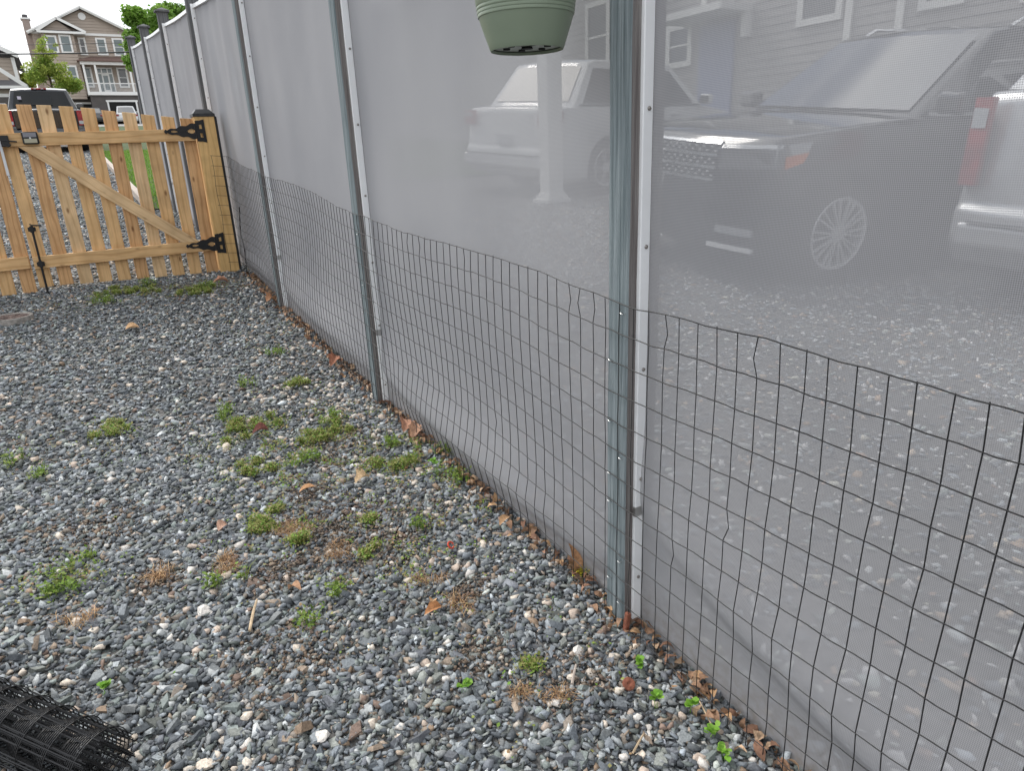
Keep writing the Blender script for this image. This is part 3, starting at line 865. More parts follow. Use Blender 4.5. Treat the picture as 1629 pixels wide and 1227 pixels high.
# latch joining the leaves
lt = MB().box((-1.470-o1.x, GY-.012-o1.y, 1.368-o1.z), (.05, .022, .075))
lt.tube([Vector((-1.50, GY-.02, 1.375))-o1, Vector((-1.40, GY-.02, 1.362))-o1], .006, 6)
lt.tube([Vector((-1.485, GY-.024, 1.34))-o1, Vector((-1.455, GY-.04, 1.33))-o1, Vector((-1.44, GY-.024, 1.345))-o1], .005, 6)
lt.build('latch', M['black'], g1, bevel=.002, seg=1)
MB().box((-1.503-o1.x, GY+.02-o1.y, 1.27-o1.z), (.016, .03, .26)).build('stop_strip', M['plate'], g1)
# drop rod
dr = MB().tube([Vector((-1.445, GY-.022, .79))-o1, Vector((-1.448, GY-.022, .40))-o1, Vector((-1.45, GY-.022, .27))-o1], .0075, 8)
dr.tube([Vector((-1.45, GY-.022, .80))-o1, Vector((-1.44, GY-.055, .795))-o1, Vector((-1.385, GY-.06, .79))-o1], .0055, 6)
d_ = dr.build('drop_rod', M['black'], g1)
for zz in (.765, .515):
    MB().box((-1.447-o1.x, GY-.010-o1.y, zz-o1.z), (.048, .026, .03)).box((-1.447-o1.x, GY-.024-o1.y, zz-o1.z), (.026, .012, .045)).build('rod_bracket', M['black'], d_, bevel=.003, seg=1)

def gate_post(x0, x1, label, zt=1.517):
    xc = (x0+x1)/2; wd = x1-x0
    root = thing('gate_post', label, 'gate post', (xc, GY+wd/2, gz(xc, GY)))
    zb = root.location.z-.3
    MB().box((0, 0, (zt-zb)/2-.3), (wd, wd, zt-zb)).build('post', M['post6'], root, bevel=.004, seg=2)
    h = zt-root.location.z
    cp = MB().box((0, 0, h+.008), (wd+.014, wd+.014, .022))
    a_ = wd/2+.002
    cp.add([(-a_, -a_, h+.019), (a_, -a_, h+.019), (a_, a_, h+.019), (-a_, a_, h+.019), (-a_*.62, -a_*.62, h+.052), (a_*.62, -a_*.62, h+.052), (a_*.62, a_*.62, h+.052), (-a_*.62, a_*.62, h+.052)],
           [(0, 1, 5, 4), (1, 2, 6, 5), (2, 3, 7, 6), (3, 0, 4, 7), (4, 5, 6, 7)])
    cp.build('post_cap', M['blackcap'], root)
    return root
gp = gate_post(-.224, -.076, 'square pine gate post with black pyramid cap beside grey fence')
MB().box((.074+.009, -.05, .60), (.016, .05, 1.24)).build('edge_strip', M['black'], gp, bevel=.002, seg=1)
gate_post(-2.935, -2.787, 'pine gate post carrying the far left gate leaf')

# ------------------------------------------------------------------ hanging pot
pc = Vector((-.185, 1.44, 1.374))
pot = thing('hanging_pot', 'round sage green plastic hanging pot in front of the grey mesh', 'flower pot', pc)
prof = [(.079, .006), (.082, 0), (.0835, .002), (.088, .015), (.0985, .045), (.1045, .064), (.1055, .068), (.1075, .0685), (.1082, .072), (.1075, .0750), (.1085, .0758), (.1092, .079), (.1085, .082), (.1095, .083), (.1102, .086), (.1095, .0895), (.1105, .091),
        (.1135, .115), (.1165, .145), (.1185, .175), (.125, .178), (.126, .192), (.122, .195), (.117, .19), (.110, .12), (.08, .01)]
MB().lathe(prof, 72, cap=(False, False)).build('pot_body', M['pot'], pot, smooth=35)
MB().lathe([(.0, .008), (.079, .008), (.079, .012), (.0, .012)], 48, cap=(False, False)).build('pot_base', M['potdark'], pot)
for k in range(6):
    a = k*PI/3+.2
    MB().lathe([(.008, 0), (.008, .003)], 16, (.048*math.cos(a), .048*math.sin(a), .0045)).build('drain_hole', M['hole'], pot)
MB().lathe([(.014, 0), (.011, .005)], 20, (0, 0, .0035)).build('drain_boss', M['hole'], pot)
soil = MB().lathe([(.0, .165), (.112, .165)], 32, cap=(False, False)).build('potting_soil', M['soil'], pot)
for k in range(3):
    a = k*2*PI/3+.4
    MB().tube([(.121*math.cos(a), .121*math.sin(a), .19), (.004*math.cos(a), .004*math.sin(a), .50)], .0016, 5).build('hanger_wire', M['black'], pot)
MB().tube([(0, 0, .50), (0, 0, .53), (.012, 0, .545), (.02, 0, .535), (.016, 0, .522)], .0025, 6).build('hook', M['black'], pot)
br = thing('pot_bracket', 'black iron bracket on a fence post holding the hanging pot', 'bracket', (-.05, 1.268, 1.90))
bo = Vector(br.location)
MB().box((0, 0, -.05), (.006, .03, .2)).build('wall_plate', M['black'], br)
MB().tube([(0, 0, .03), (-.06, .075, .045), (-.125, .16, .035), (-.14, .177, .020), (-.135, .172, .004)], .005, 8).build('arm', M['black'], br)

# ------------------------------------------------------------------ roll of wire mesh, bottom left
ra = Vector((-1.315, 1.425, gz(-1.315, 1.425)+.079)); rb = Vector((-1.87, 2.165, gz(-1.87, 2.165)+.079))
ax = (rb-ra).normalized(); rl = .914
sdv = ax.cross(Vector((0, 0, 1))).normalized(); upv = sdv.cross(ax)
roll = thing('wire_roll', 'roll of black welded wire mesh lying on the gravel', 'wire roll', ra-Vector((0, 0, .078)))
ro = Vector(roll.location)
def rrad(th):
    n_ = th/(2*PI)
    return .010+.0088*n_ if n_ < 4 else .0452+.0034*(n_-4)
def rp_(s, th):
    rad = rrad(th) + .0008*math.sin(th*2+s*5)
    return ra + ax*s + (sdv*math.cos(th)+upv*math.sin(th)*.95)*rad - ro
TH = 2*PI*13
th = 0; k = 0
while th < TH:
    rad = rrad(th)
    MB().tube([rp_(-.012+.004*math.sin(k), th), rp_(rl*.33, th+.012*math.sin(k*1.7)), rp_(rl*.66, th), rp_(rl, th)], .0016, 4, cap=False).build('straight_wire', M['wirenew'], roll, fix=False)
    th += .0508/rad; k += 1
for r_ in range(13):
    pts = [rp_(r_*.0762+.0075*(13-a_/2/PI)*1.1, a_) for a_ in np.arange(0, TH, .22)]
    MB().tube(pts, .0013, 5, cap=False).build('coiled_wire', M['wirenew'], roll, fix=False)

# ------------------------------------------------------------------ small things on the gravel
cv = thing('access_cover', 'round rusty iron access cover set flush in the gravel', 'access cover', (-1.66, 5.555, gz(-1.66, 5.555)+.02))
MB().lathe([(.0, .0), (.108, .0), (.108, .008), (.0, .010)], 40, cap=(False, False)).build('lid', M['coverm'], cv)
MB().lathe([(.109, -.03), (.109, .010), (.113, .014), (.128, .014), (.131, .008), (.131, -.03)], 40, cap=(False, False)).build('rim', M['coverrim'], cv, smooth=30)
for k in range(6):
    a = k*PI/3
    MB().box((.06*math.cos(a), .06*math.sin(a), .0105), (.07, .008, .004), Matrix.Rotation(a, 3, 'Z')).build('lid_rib', M['coverm'], cv)

def leaf_mesh(name, L_, wd, curl, lobes, col, twist=.3):
    """a curled dead leaf with a midrib"""
    n = 11; v = []; f = []
    for k in range(n):
        t_ = k/(n-1)
        hw = wd*(math.sin(PI*min(1, t_*1.02))**.8)*(1+.28*lobes*math.sin(t_*19))*.5 + .0008
        zc = curl*L_*(math.sin(t_*PI*.9)*.8) + .01*L_*math.sin(9*t_)
        for s in (-1, -.5, 0, .5, 1):
            v.append((L_*(t_-.5), s*hw, zc + abs(s)**1.5*hw*(.55+curl) + s*hw*twist*(t_-.5)*2))
    for k in range(n-1):
        for j in range(4):
            a_ = k*5+j; f.append((a_, a_+1, a_+6, a_+5))
    v = np.array(v); f = np.array(f)
    c_ = np.tile(np.array(col)[None], (len(v), 1)); c_[2::5] *= .78
    me = npmesh(name, v, f, c_*rng.uniform(.85, 1.12, (len(v), 1)), M['dryleaf'], 'leaf_color')
    me.polygons.foreach_set('use_smooth', [True]*len(me.polygons))
    return me
def leaf(x, y, L_, wd, col, label, rz=0., tilt=0., roll_=0., curl=.2, lobes=0, dz=.022, group=None):
    o = link('dead_leaf', leaf_mesh('dead_leaf', L_, wd, curl, lobes, col), None, (x, y, gz(x, y)+dz), (roll_, tilt, rz))
    return tag(o, label, 'leaf', group)
TAN, ORG, BRN, PLE = (.50, .31, .17), (.52, .25, .11), (.27, .16, .10), (.62, .45, .27)
leaf(-.075, 1.845, .075, .030, TAN, 'tan curled leaf lying at the fence foot between second and third posts', .6, .1, curl=.12)
leaf(-.030, 1.505, .115, .042, (.50, .28, .15), 'long brown leaf standing on end against the mesh by the nearest post', 1.5, -1.05, .3, curl=.10, dz=.045)
leaf(-.485, 1.565, .060, .030, ORG, 'orange brown folded leaf on the open gravel in the foreground', .2, .1, .3, curl=.25, lobes=.5)
leaf(-.47, 1.60, .035, .022, TAN, 'small tan leaf fragment touching the orange brown folded leaf', 1.1, .3, .2, curl=.2)
leaf(-.397, 2.385, .070, .055, PLE, 'pale yellow crumpled leaf beside the middle weed patch', .4, .15, .1, curl=.3, lobes=1)
leaf(-.597, 2.434, .065, .030, (.62, .36, .19), 'smooth orange tan leaf lying flat near the middle weed patch', .1, .0, .0, curl=.15)
leaf(-.988, 4.928, .085, .070, (.66, .43, .24), 'lone pale orange leaf flat on the gravel before the gate', .3, .1, .2, curl=.12)
leaf(-.095, 5.05, .11, .08, (.55, .30, .17), 'large ragged tan leaf at the fence foot below the fourth post', .9, .2, .3, curl=.3, lobes=1, dz=.035)
leaf(-.30, 5.75, .12, .06, (.55, .29, .19), 'pinkish brown leaf in the weeds in front of the gate post', .2, .2, .1, curl=.3, lobes=1)
leaf(-.075, 2.735, .085, .06, (.55, .30, .20), 'rusty tan leaf leaning on the mesh beside the weeds', 1.2, -.3, .5, curl=.3, lobes=1, dz=.03)
leaf(-.052, 2.66, .085, .055, (.60, .36, .24), 'pale pinkish leaf propped against the mesh beside the rusty tan one', .8, -.5, .4, curl=.25, lobes=.7, dz=.03)
leaf(-.635, 3.02, .075, .05, (.22, .085, .07), 'dark red brown leaf among the largest weed patch', .2, .2, .2, curl=.3, dz=.03)
leaf(-.08, 3.70, .09, .06, (.42, .19, .12), 'red brown leaf at the foot of the fence below the long middle bay', .9, -.3, .4, curl=.3, lobes=1, dz=.03)
leaf(-.80, 1.86, .05, .028, (.42, .25, .15), 'small brown curled leaf near the pale stick', 2.2, .3, .2, curl=.35)
leaf(-.92, 2.34, .05, .04, (.60, .38, .28), 'pinkish scrap of leaf left of the bare patch', .8, .1, .2, curl=.2)
# litter blown against the foot of the mesh
n = 620
ly = rng.uniform(.5, 6.0, n); lx = -np.abs(rng.normal(0, .035, n))-.012
cos, fs, cs, o_ = [], [], [], 0
for k in range(n):
    L_ = rng.uniform(.018, .045)
    vv, ff = [], []
    for i_ in range(5):
        t_ = i_/4
        hw = L_*.28*math.sin(PI*(t_*.9+.05))
        zc = L_*.35*math.sin(t_*PI)*rng.uniform(.4, 1)
        vv += [(L_*(t_-.5), -hw, zc+hw*.5), (L_*(t_-.5), 0, zc), (L_*(t_-.5), hw, zc+hw*.5)]
    for i_ in range(4):
        for j in range(2):
            a = i_*3+j; ff.append((a, a+1, a+4, a+3))
    Rm = np.array(Matrix.Rotation(rng.uniform(0, 6.3), 3, 'Z') @ Matrix.Rotation(rng.normal(0, .6), 3, 'Y') @ Matrix.Rotation(rng.normal(0, .6), 3, 'X'))
    vv = np.array(vv)@Rm.T + np.array([lx[k], ly[k], float(tz(lx[k], ly[k]))+rng.uniform(.008, .028)])
    vv[:, 0] = np.minimum(vv[:, 0], -.004)
    c_ = np.array([TAN, BRN, (.36, .22, .14), (.29, .16, .105), (.20, .135, .095), (.55, .38, .25)][rng.integers(0, 6)])*rng.uniform(.7, 1.15)
    cos.append(vv); fs.append(np.array(ff)+o_); cs.append(np.tile(c_, (len(vv), 1))); o_ += len(vv)
tag(link('leaf_litter', npmesh('leaf_litter', np.concatenate(cos), np.concatenate(fs), np.concatenate(cs), M['dryleaf'], 'leaf_color')),
    'brown leaf scraps blown against the foot of the mesh fence', 'leaf litter', kind='stuff')

def stick(pts, r, label, name='stick', mt=None, cat_='stick'):
    o = Vector(pts[0])
    b = MB().tube([Vector(p)-o for p in pts], r, 6).build(name, mt or M['twig'], None, smooth=40, loc=o)
    return tag(b, label, cat_)
z = gz(-.93, 1.8)+.022
stick([(-.955, 1.745, z), (-.938, 1.79, z+.006), (-.925, 1.83, z+.004), (-.908, 1.865, z+.01)], [.004, .0045, .004, .003], 'pale bare stick lying on the gravel in the left foreground')
z = gz(-.28, 1.15)+.024
stick([(-.312, 1.125, z), (-.29, 1.147, z+.004), (-.268, 1.168, z+.006)], [.004, .0035, .003], 'short grey twig near the nearest fence post', mt=M['kerb'])
z = gz(-.3, .9)+.02
stick([(-.305, .905, z), (-.28, .915, z+.006), (-.25, .93, z+.004)], [.0025, .0025, .002], 'thin brown twig in the foreground gravel near the bottom edge')
z = gz(-.16, .86)+.022
stick([(-.10, .865, z+.01), (-.085, .90, z+.012), (-.07, .93, z+.008), (-.075, .955, z+.006)], [.002, .002, .0015, .0012], 'curved brown twig in the leaf litter beside the foreground weeds')
rg = MB()
rg.tube([(.011*math.cos(a), .011*math.sin(a), .003*math.sin(a)) for a in np.linspace(0, 5.6, 16)], .003, 8)
tag(rg.build('plastic_ring', M['orangeplastic'], None, smooth=40, loc=(-.299, 1.817, gz(-.299, 1.817)+.028), rot=(.5, .2, .3)), 'broken red plastic ring on the gravel', 'ring')
rw = MB().lathe([(.003, .002), (.006, .004), (.015, .003), (.0165, .0), (.015, -.003), (.004, -.003)], 22, cap=(True, True))
tag(rw.build('rusty_washer', M['rust'], None, smooth=40, loc=(-.189, 1.054, gz(-.189, 1.054)+.026), rot=(.6, -.2, 0)), 'round rusty washer lying among the foreground stones', 'washer')
rs = MB().box((0, 0, .0), (.014, .016, .075), Matrix.Rotation(.15, 3, 'Y'))
tag(rs.build('rusty_peg', M['rust'], None, bevel=.004, loc=(-.062, 1.212, gz(-.06, 1.212)+.03)), 'rusty red iron peg at the foot of the nearest fence post', 'peg')

# ------------------------------------------------------------------ weeds
GREENS = np.array([(.17, .27, .045), (.22, .33, .065), (.13, .21, .035), (.28, .34, .09)])
OLIVE = np.array([(.27, .31, .08), (.21, .31, .06), (.34, .31, .12), (.17, .30, .05), (.36, .34, .14)])
BRIGHT = np.array([(.20, .40, .05), (.16, .33, .04), (.25, .43, .07)])
DRY = np.array([(.45, .29, .15), (.36, .21, .11), (.55, .38, .21), (.28, .16, .09)])
YELL = np.array([(.50, .44, .04), (.40, .40, .05)])
def weed(x, y, wd, h, kind, label, name='weed', dens=1.0):
    h = h*{'tuft': 1.0, 'creep': .62, 'broad': 1.0, 'dry': 1.1, 'moss': 1.2}[kind]; n = int({'tuft': 1.8, 'creep': 4.0, 'broad': 1.1, 'dry': 1.8, 'moss': 1.9}[kind]*dens*{'tuft': 90, 'creep': 150, 'broad': 26, 'dry': 150, 'moss': 130}[kind]*max(.5, min(5.5, (wd/.12)**1.5)))
    sx, sy = wd/2, wd*.36
    cl = max(3, int(wd/.022))
    wd = wd*{'creep': 1.55, 'tuft': 1.3}.get(kind, 1.1); cx = np.clip(rng.normal(0, .55, cl), -.95, .95)*sx; cy = np.clip(rng.normal(0, .6, cl), -.95, .95)*sy
    j = rng.integers(0, cl, n)
    px = cx[j]+rng.normal(0, .013, n)+x; py = cy[j]+rng.normal(0, .013, n)+y
    if kind == 'broad':
        px = cx[j]*.35+rng.normal(0, .0035, n)+x; py = cy[j]*.35+rng.normal(0, .0035, n)+y
    cols = {'tuft': GREENS, 'creep': OLIVE, 'broad': BRIGHT, 'dry': DRY, 'moss': YELL}[kind]
    if kind in ('tuft', 'creep', 'moss'):
        # small leaves on low stems
        L_ = {'tuft': .012, 'creep': .0088, 'moss': .007}[kind]*rng.uniform(.6, 1.4, n)
        a = rng.uniform(0, 2*PI, n); el = rng.uniform(-.1, 1.1, n)
        zz = tz(px, py)+.014+h*rng.beta(1.3, 1.9, n)
        dv = np.stack([np.cos(a)*np.cos(el), np.sin(a)*np.cos(el), np.sin(el)], -1)
        sv_ = np.stack([-np.sin(a), np.cos(a), np.zeros(n)], -1)
        p0 = np.stack([px, py, zz], -1)
        wv = (L_*rng.uniform(.28, .45, n))[:, None]*sv_
        v = np.stack([p0, p0+dv*L_[:, None]*.5-wv, p0+dv*L_[:, None], p0+dv*L_[:, None]*.5+wv], 1)
        f = np.array([[0, 1, 2, 3]])[None]+(np.arange(n)*4)[:, None, None]
        c = np.repeat(cols[rng.integers(0, len(cols), n)]*rng.uniform(.7, 1.3, (n, 1)), 4, 0)
        v = v.reshape(-1, 3); f = f.reshape(-1, 4)
        # stems and blades
        m_ = max(6, n//6)
        v2, f2, c2 = blades(m_, (px[:m_], py[:m_]), h*1.25, .0028, cols, spread=.9)
        v2[:, 2] += .010
        f = np.concatenate([f, f2+len(v)]); v = np.concatenate([v, v2]); c = np.concatenate([c, c2])
    elif kind == 'broad':
        L_ = .017*rng.uniform(.7, 1.3, n); a = rng.uniform(0, 2*PI, n); el = rng.uniform(.1, .9, n)
        zz = tz(px, py)+.016+h*rng.uniform(.35, .8, cl)[j]+rng.uniform(-.003, .003, n)
        dv = np.stack([np.cos(a)*np.cos(el), np.sin(a)*np.cos(el), np.sin(el)], -1)
        sv_ = np.stack([-np.sin(a), np.cos(a), np.zeros(n)], -1); p0 = np.stack([px, py, zz], -1)
        w1 = (L_*.40)[:, None]*sv_; l_ = L_[:, None]
        dn = np.array([0, 0, -1])*l_*.18
        v = np.stack([p0, p0+dv*l_*.35-w1*.9, p0+dv*l_*.75-w1*.8, p0+dv*l_+dn, p0+dv*l_*.75+w1*.8, p0+dv*l_*.35+w1*.9], 1).reshape(-1, 3)
        f = (np.array([[0, 1, 2, 3], [0, 3, 4, 5]])[None]+(np.arange(n)*6)[:, None, None]).reshape(-1, 4)
        c = np.repeat(cols[rng.integers(0, len(cols), n)]*rng.uniform(.75, 1.25, (n, 1)), 6, 0)
        m_ = max(5, n//4)
        v2, f2, c2 = blades(m_, (px[:m_], py[:m_]), h, .002, cols, spread=.4)
        f = np.concatenate([f, f2+len(v)]); v = np.concatenate([v, v2]); c = np.concatenate([c, c2])
    else:
        v, f, c = blades(n, (px, py), h, .0018, cols, spread=2.2, droop=1.6)
        v[:, 2] += .010
    loc = np.array([x, y, gz(x, y)])
    o = link(name, npmesh(name, v-loc, f, c, M['leaf'] if kind != 'dry' else M['dryleaf'], 'leaf_color'), None, loc)
    return tag(o, label, {'dry': 'dry grass', 'moss': 'moss'}.get(kind, 'weed'))
WEEDS = [
 (-.31, 4.05, .10, .045, 'tuft', 'bright green weed tuft by the fence below the gate side bays'),
 (-1.44, 2.28, .16, .035, 'tuft', 'spreading green weed mat at the far left of the foreground gravel'),
 (-1.36, 2.38, .08, .035, 'tuft', 'small green weed sprig just above the far left weed mat'),
 (-.967, 2.02, .085, .050, 'tuft', 'dark green feathery weed left of the bare foreground patch'),
 (-.675, 3.10, .28, .045, 'creep', 'largest olive weed patch, around the dark red brown leaf'),
 (-.72, 3.30, .13, .05, 'tuft', 'green weed tuft at the upper end of the largest weed patch'),
 (-.40, 2.93, .26, .045, 'creep', 'wide olive weed patch right of the largest one, nearer the fence'),
 (-.33, 3.02, .12, .05, 'tuft', 'fresh green weed in the middle of the wide patch near the fence'),
 (-.72, 2.72, .18, .04, 'creep', 'olive weed patch left of the smooth orange tan leaf'),
 (-.52, 2.68, .13, .04, 'tuft', 'green weed patch above the smooth orange tan leaf'),
 (-.22, 2.45, .16, .05, 'creep', 'olive green weed patch between the pale yellow leaf and the fence'),
 (-.20, 2.62, .10, .05, 'tuft', 'green weed close to the rusty leaf leaning on the mesh'),
 (-.125, 2.30, .09, .085, 'broad', 'upright young weed with broad leaves by the mesh'),
 (-.055, 2.20, .11, .045, 'tuft', 'yellow green weed clump pressed against the mesh foot'),
 (-.045, 2.42, .08, .045, 'tuft', 'green weed clump at the mesh foot behind the upright young weed'),
 (-.77, 2.30, .19, .04, 'creep', 'brownish olive weed patch above the bare foreground patch'),
 (-.73, 2.11, .10, .045, 'creep', 'olive weed on the right side of the bare foreground patch'),
 (-.34, 3.53, .13, .035, 'creep', 'mossy weed among white pebbles near the second post'),
 (-.45, 2.12, .07, .03, 'creep', 'thin olive weed between the two middle dirt patches'),
 (-.33, 2.00, .06, .05, 'tuft', 'thin pale green sprout near the red plastic ring'),
 (-.53, 1.95, .08, .03, 'creep', 'flat olive weed left of the red plastic ring'),
 (-.36, 1.25, .045, .022, 'creep', 'little olive weed in the centre of the foreground gravel'),
 (-.54, 1.263, .035, .022, 'broad', 'tiny bright green seedling left of the little olive weed'),
 (-.16, .985, .036, .030, 'broad', 'bright yellow green seedling beside the large pale pebbles'),
 (-.10, .93, .034, .030, 'broad', 'bright seedling close to the mesh foot in the lower right corner'),
 (-.112, .85, .03, .032, 'broad', 'leafy green sprout lower of the pair near the bottom right'),
 (-.128, .80, .028, .032, 'broad', 'dark green sprout at the very bottom edge'),
 (-.119, 1.094, .02, .022, 'broad', 'tiny green sprout just left of the nearest post foot'),
 (-1.309, 1.717, .02, .028, 'broad', 'tiny green sprout just above the wire roll'),
 (-.81, 1.70, .05, .05, 'tuft', 'thin dark green weed near the pale stick'),
 (-.94, 5.82, .42, .04, 'creep', 'long low weed strip in front of the braced gate leaf'),
 (-.80, 5.95, .14, .06, 'tuft', 'green tuft at the middle of the weed strip before the gate'),
 (-1.10, 5.65, .16, .05, 'tuft', 'pale green tuft at the left end of the weed strip before the gate'),
 (-.48, 5.60, .32, .04, 'creep', 'low weed patch in front of the gate post'),
 (-.40, 5.72, .14, .05, 'tuft', 'green tuft inside the weed patch in front of the gate post'),
 (-1.58, 3.30, .10, .05, 'tuft', 'green tuft cut by the left edge of the picture'),
 (-1.47, 3.13, .08, .04, 'tuft', 'green tuft just right of the one cut by the left edge'),
 (-1.20, 3.42, .20, .03, 'creep', 'thin yellowish weed patch in the open gravel on the left'),
 (-.58, 3.60, .09, .05, 'tuft', 'green weed standing alone above the largest weed patch'),
 (-.68, 1.80, .06, .03, 'tuft', 'small green weed on the right edge of the bare foreground dirt'),
 (-.022, 1.478, .04, .022, 'moss', 'yellow moss at the mesh foot under the standing leaf'),
 (-1.354, 2.06, .075, .030, 'dry', 'orange tuft of dry grass above the wire roll'),
 (-1.166, 2.158, .10, .028, 'dry', 'flattened tan dry grass left of the dark feathery weed'),
 (-.396, 1.557, .075, .030, 'dry', 'brown ball of dry grass beside the folded orange leaf'),
 (-.42, 1.72, .08, .025, 'dry', 'brown dry grass clump above the folded orange leaf'),
 (-.98, 2.14, .13, .025, 'dry', 'tan dry roots beside the dark feathery weed'),
 (-.74, 2.20, .12, .028, 'dry', 'dark brown dead plant in the middle of the bare dirt patch'),
 (-.60, 2.00, .11, .025, 'dry', 'matted brown dead grass right of the bare dirt patch'),
 (-.42, 1.19, .045, .020, 'dry', 'small dried brown clump at the bottom centre'),
 (-.36, 1.13, .05, .022, 'dry', 'dried golden clump at the bottom centre by the pale pebbles'),
]
# thin mossy ground cover between the stones
m_ = []
for (cx0, cy0, rx_, ry_, k_) in [(-.50, 2.95, .42, .30, 5200), (-.62, 2.62, .30, .18, 2200), (-.25, 2.50, .22, .22, 2000), (-.70, 2.25, .28, .22, 1900), (-.40, 1.95, .32, .30, 1100), (-.70, 5.72, .62, .22, 4200),
                             (-1.25, 3.35, .30, .25, 900), (-.33, 3.5, .2, .15, 700), (-.08, 2.35, .07, .45, 1500), (-1.4, 2.3, .14, .12, 700), (-.6, 1.75, .35, .25, 700), (-.3, 4.4, .3, .8, 600), (-.3, 1.2, .3, .3, 350)]:
    q = rng.normal(size=(k_, 2))*np.array([rx_, ry_])*.5
    x_, y_ = cx0+q[:, 0], cy0+q[:, 1]
    den = np.sin(x_*21+1.3*np.sin(y_*17))*np.sin(y_*19+1.1*np.sin(x_*15)) + .5*np.sin(x_*47+y_*31)*np.sin(y_*53-x_*29)
    kk = (den > .18) & (x_ < -.012)
    m_.append(np.stack([x_[kk], y_[kk]], -1))
m_ = np.concatenate(m_); n = len(m_)
a = rng.uniform(0, 2*PI, n); el = rng.uniform(-.1, .9, n); L_ = .0085*rng.uniform(.5, 1.5, n)
p0 = np.stack([m_[:, 0], m_[:, 1], tz(m_[:, 0], m_[:, 1])+.010+.016*rng.beta(1.5, 2., n)], -1)
dv = np.stack([np.cos(a)*np.cos(el), np.sin(a)*np.cos(el), np.sin(el)], -1); sv_ = np.stack([-np.sin(a), np.cos(a), np.zeros(n)], -1)
wv = (L_*rng.uniform(.25, .5, n))[:, None]*sv_; l_ = L_[:, None]
v = np.stack([p0, p0+dv*l_*.5-wv, p0+dv*l_, p0+dv*l_*.5+wv], 1).reshape(-1, 3)
PALT = np.concatenate([OLIVE, OLIVE, GREENS, DRY[:3]*.9])
c = np.repeat(PALT[rng.integers(0, len(PALT), n)]*rng.uniform(.7, 1.3, (n, 1)), 4, 0)
tag(link('ground_cover', npmesh('ground_cover', v, np.arange(4*n).reshape(-1, 4), c, M['leaf'], 'leaf_color')), 'thin yellow green moss and low weeds spreading between the stones', 'ground cover', kind='stuff')
for wd_ in WEEDS:
    weed(*wd_, name={'dry': 'dry_grass_tuft', 'moss': 'moss_patch'}.get(wd_[4], 'weed'))

# ------------------------------------------------------------------ vehicles
def wheel_meshes(r, wd, spokes=10, rimr=.68):
    t_ = MB().lathe([(r*rimr, -wd/2+.01), (r*.9, -wd/2), (r*.985, -wd/2+.03), (r, -wd/2+.06), (r, wd/2-.06), (r*.985, wd/2-.03), (r*.9, wd/2), (r*rimr, wd/2-.01)], 36, axis='y', cap=(False, False))
    tm = t_.mesh('wheel', M['rubber'], smooth=35)
    rm = MB(); rr = r*rimr
    rm.lathe([(rr+.005, wd/2-.012), (rr, wd/2-.004), (rr-.022, wd/2-.012), (rr-.03, wd/2-.06)], 36, axis='y', cap=(False, False))
    for k in range(spokes):
        for dd in (-.10, .10):
            a = 2*PI*k/spokes+dd*.8; a2 = 2*PI*k/spokes+dd*1.25
            rm.bar((.055*math.cos(a), wd/2-.018, .055*math.sin(a)), ((rr-.015)*math.cos(a2), wd/2-.012, (rr-.015)*math.sin(a2)), .014, .02, upv=(0, 1, 0))
    rm.lathe([(.07, wd/2-.03), (.065, wd/2-.012), (.02, wd/2-.008)], 20, axis='y', cap=(False, True))
    rmesh = rm.mesh('rim', M['rim'])
    dk = MB().lathe([(rr-.005, wd/2-.062), (.0, wd/2-.062)], 30, axis='y', cap=(False, False)).mesh('brake_disc', M['plastic'])
    return tm, rmesh, dk
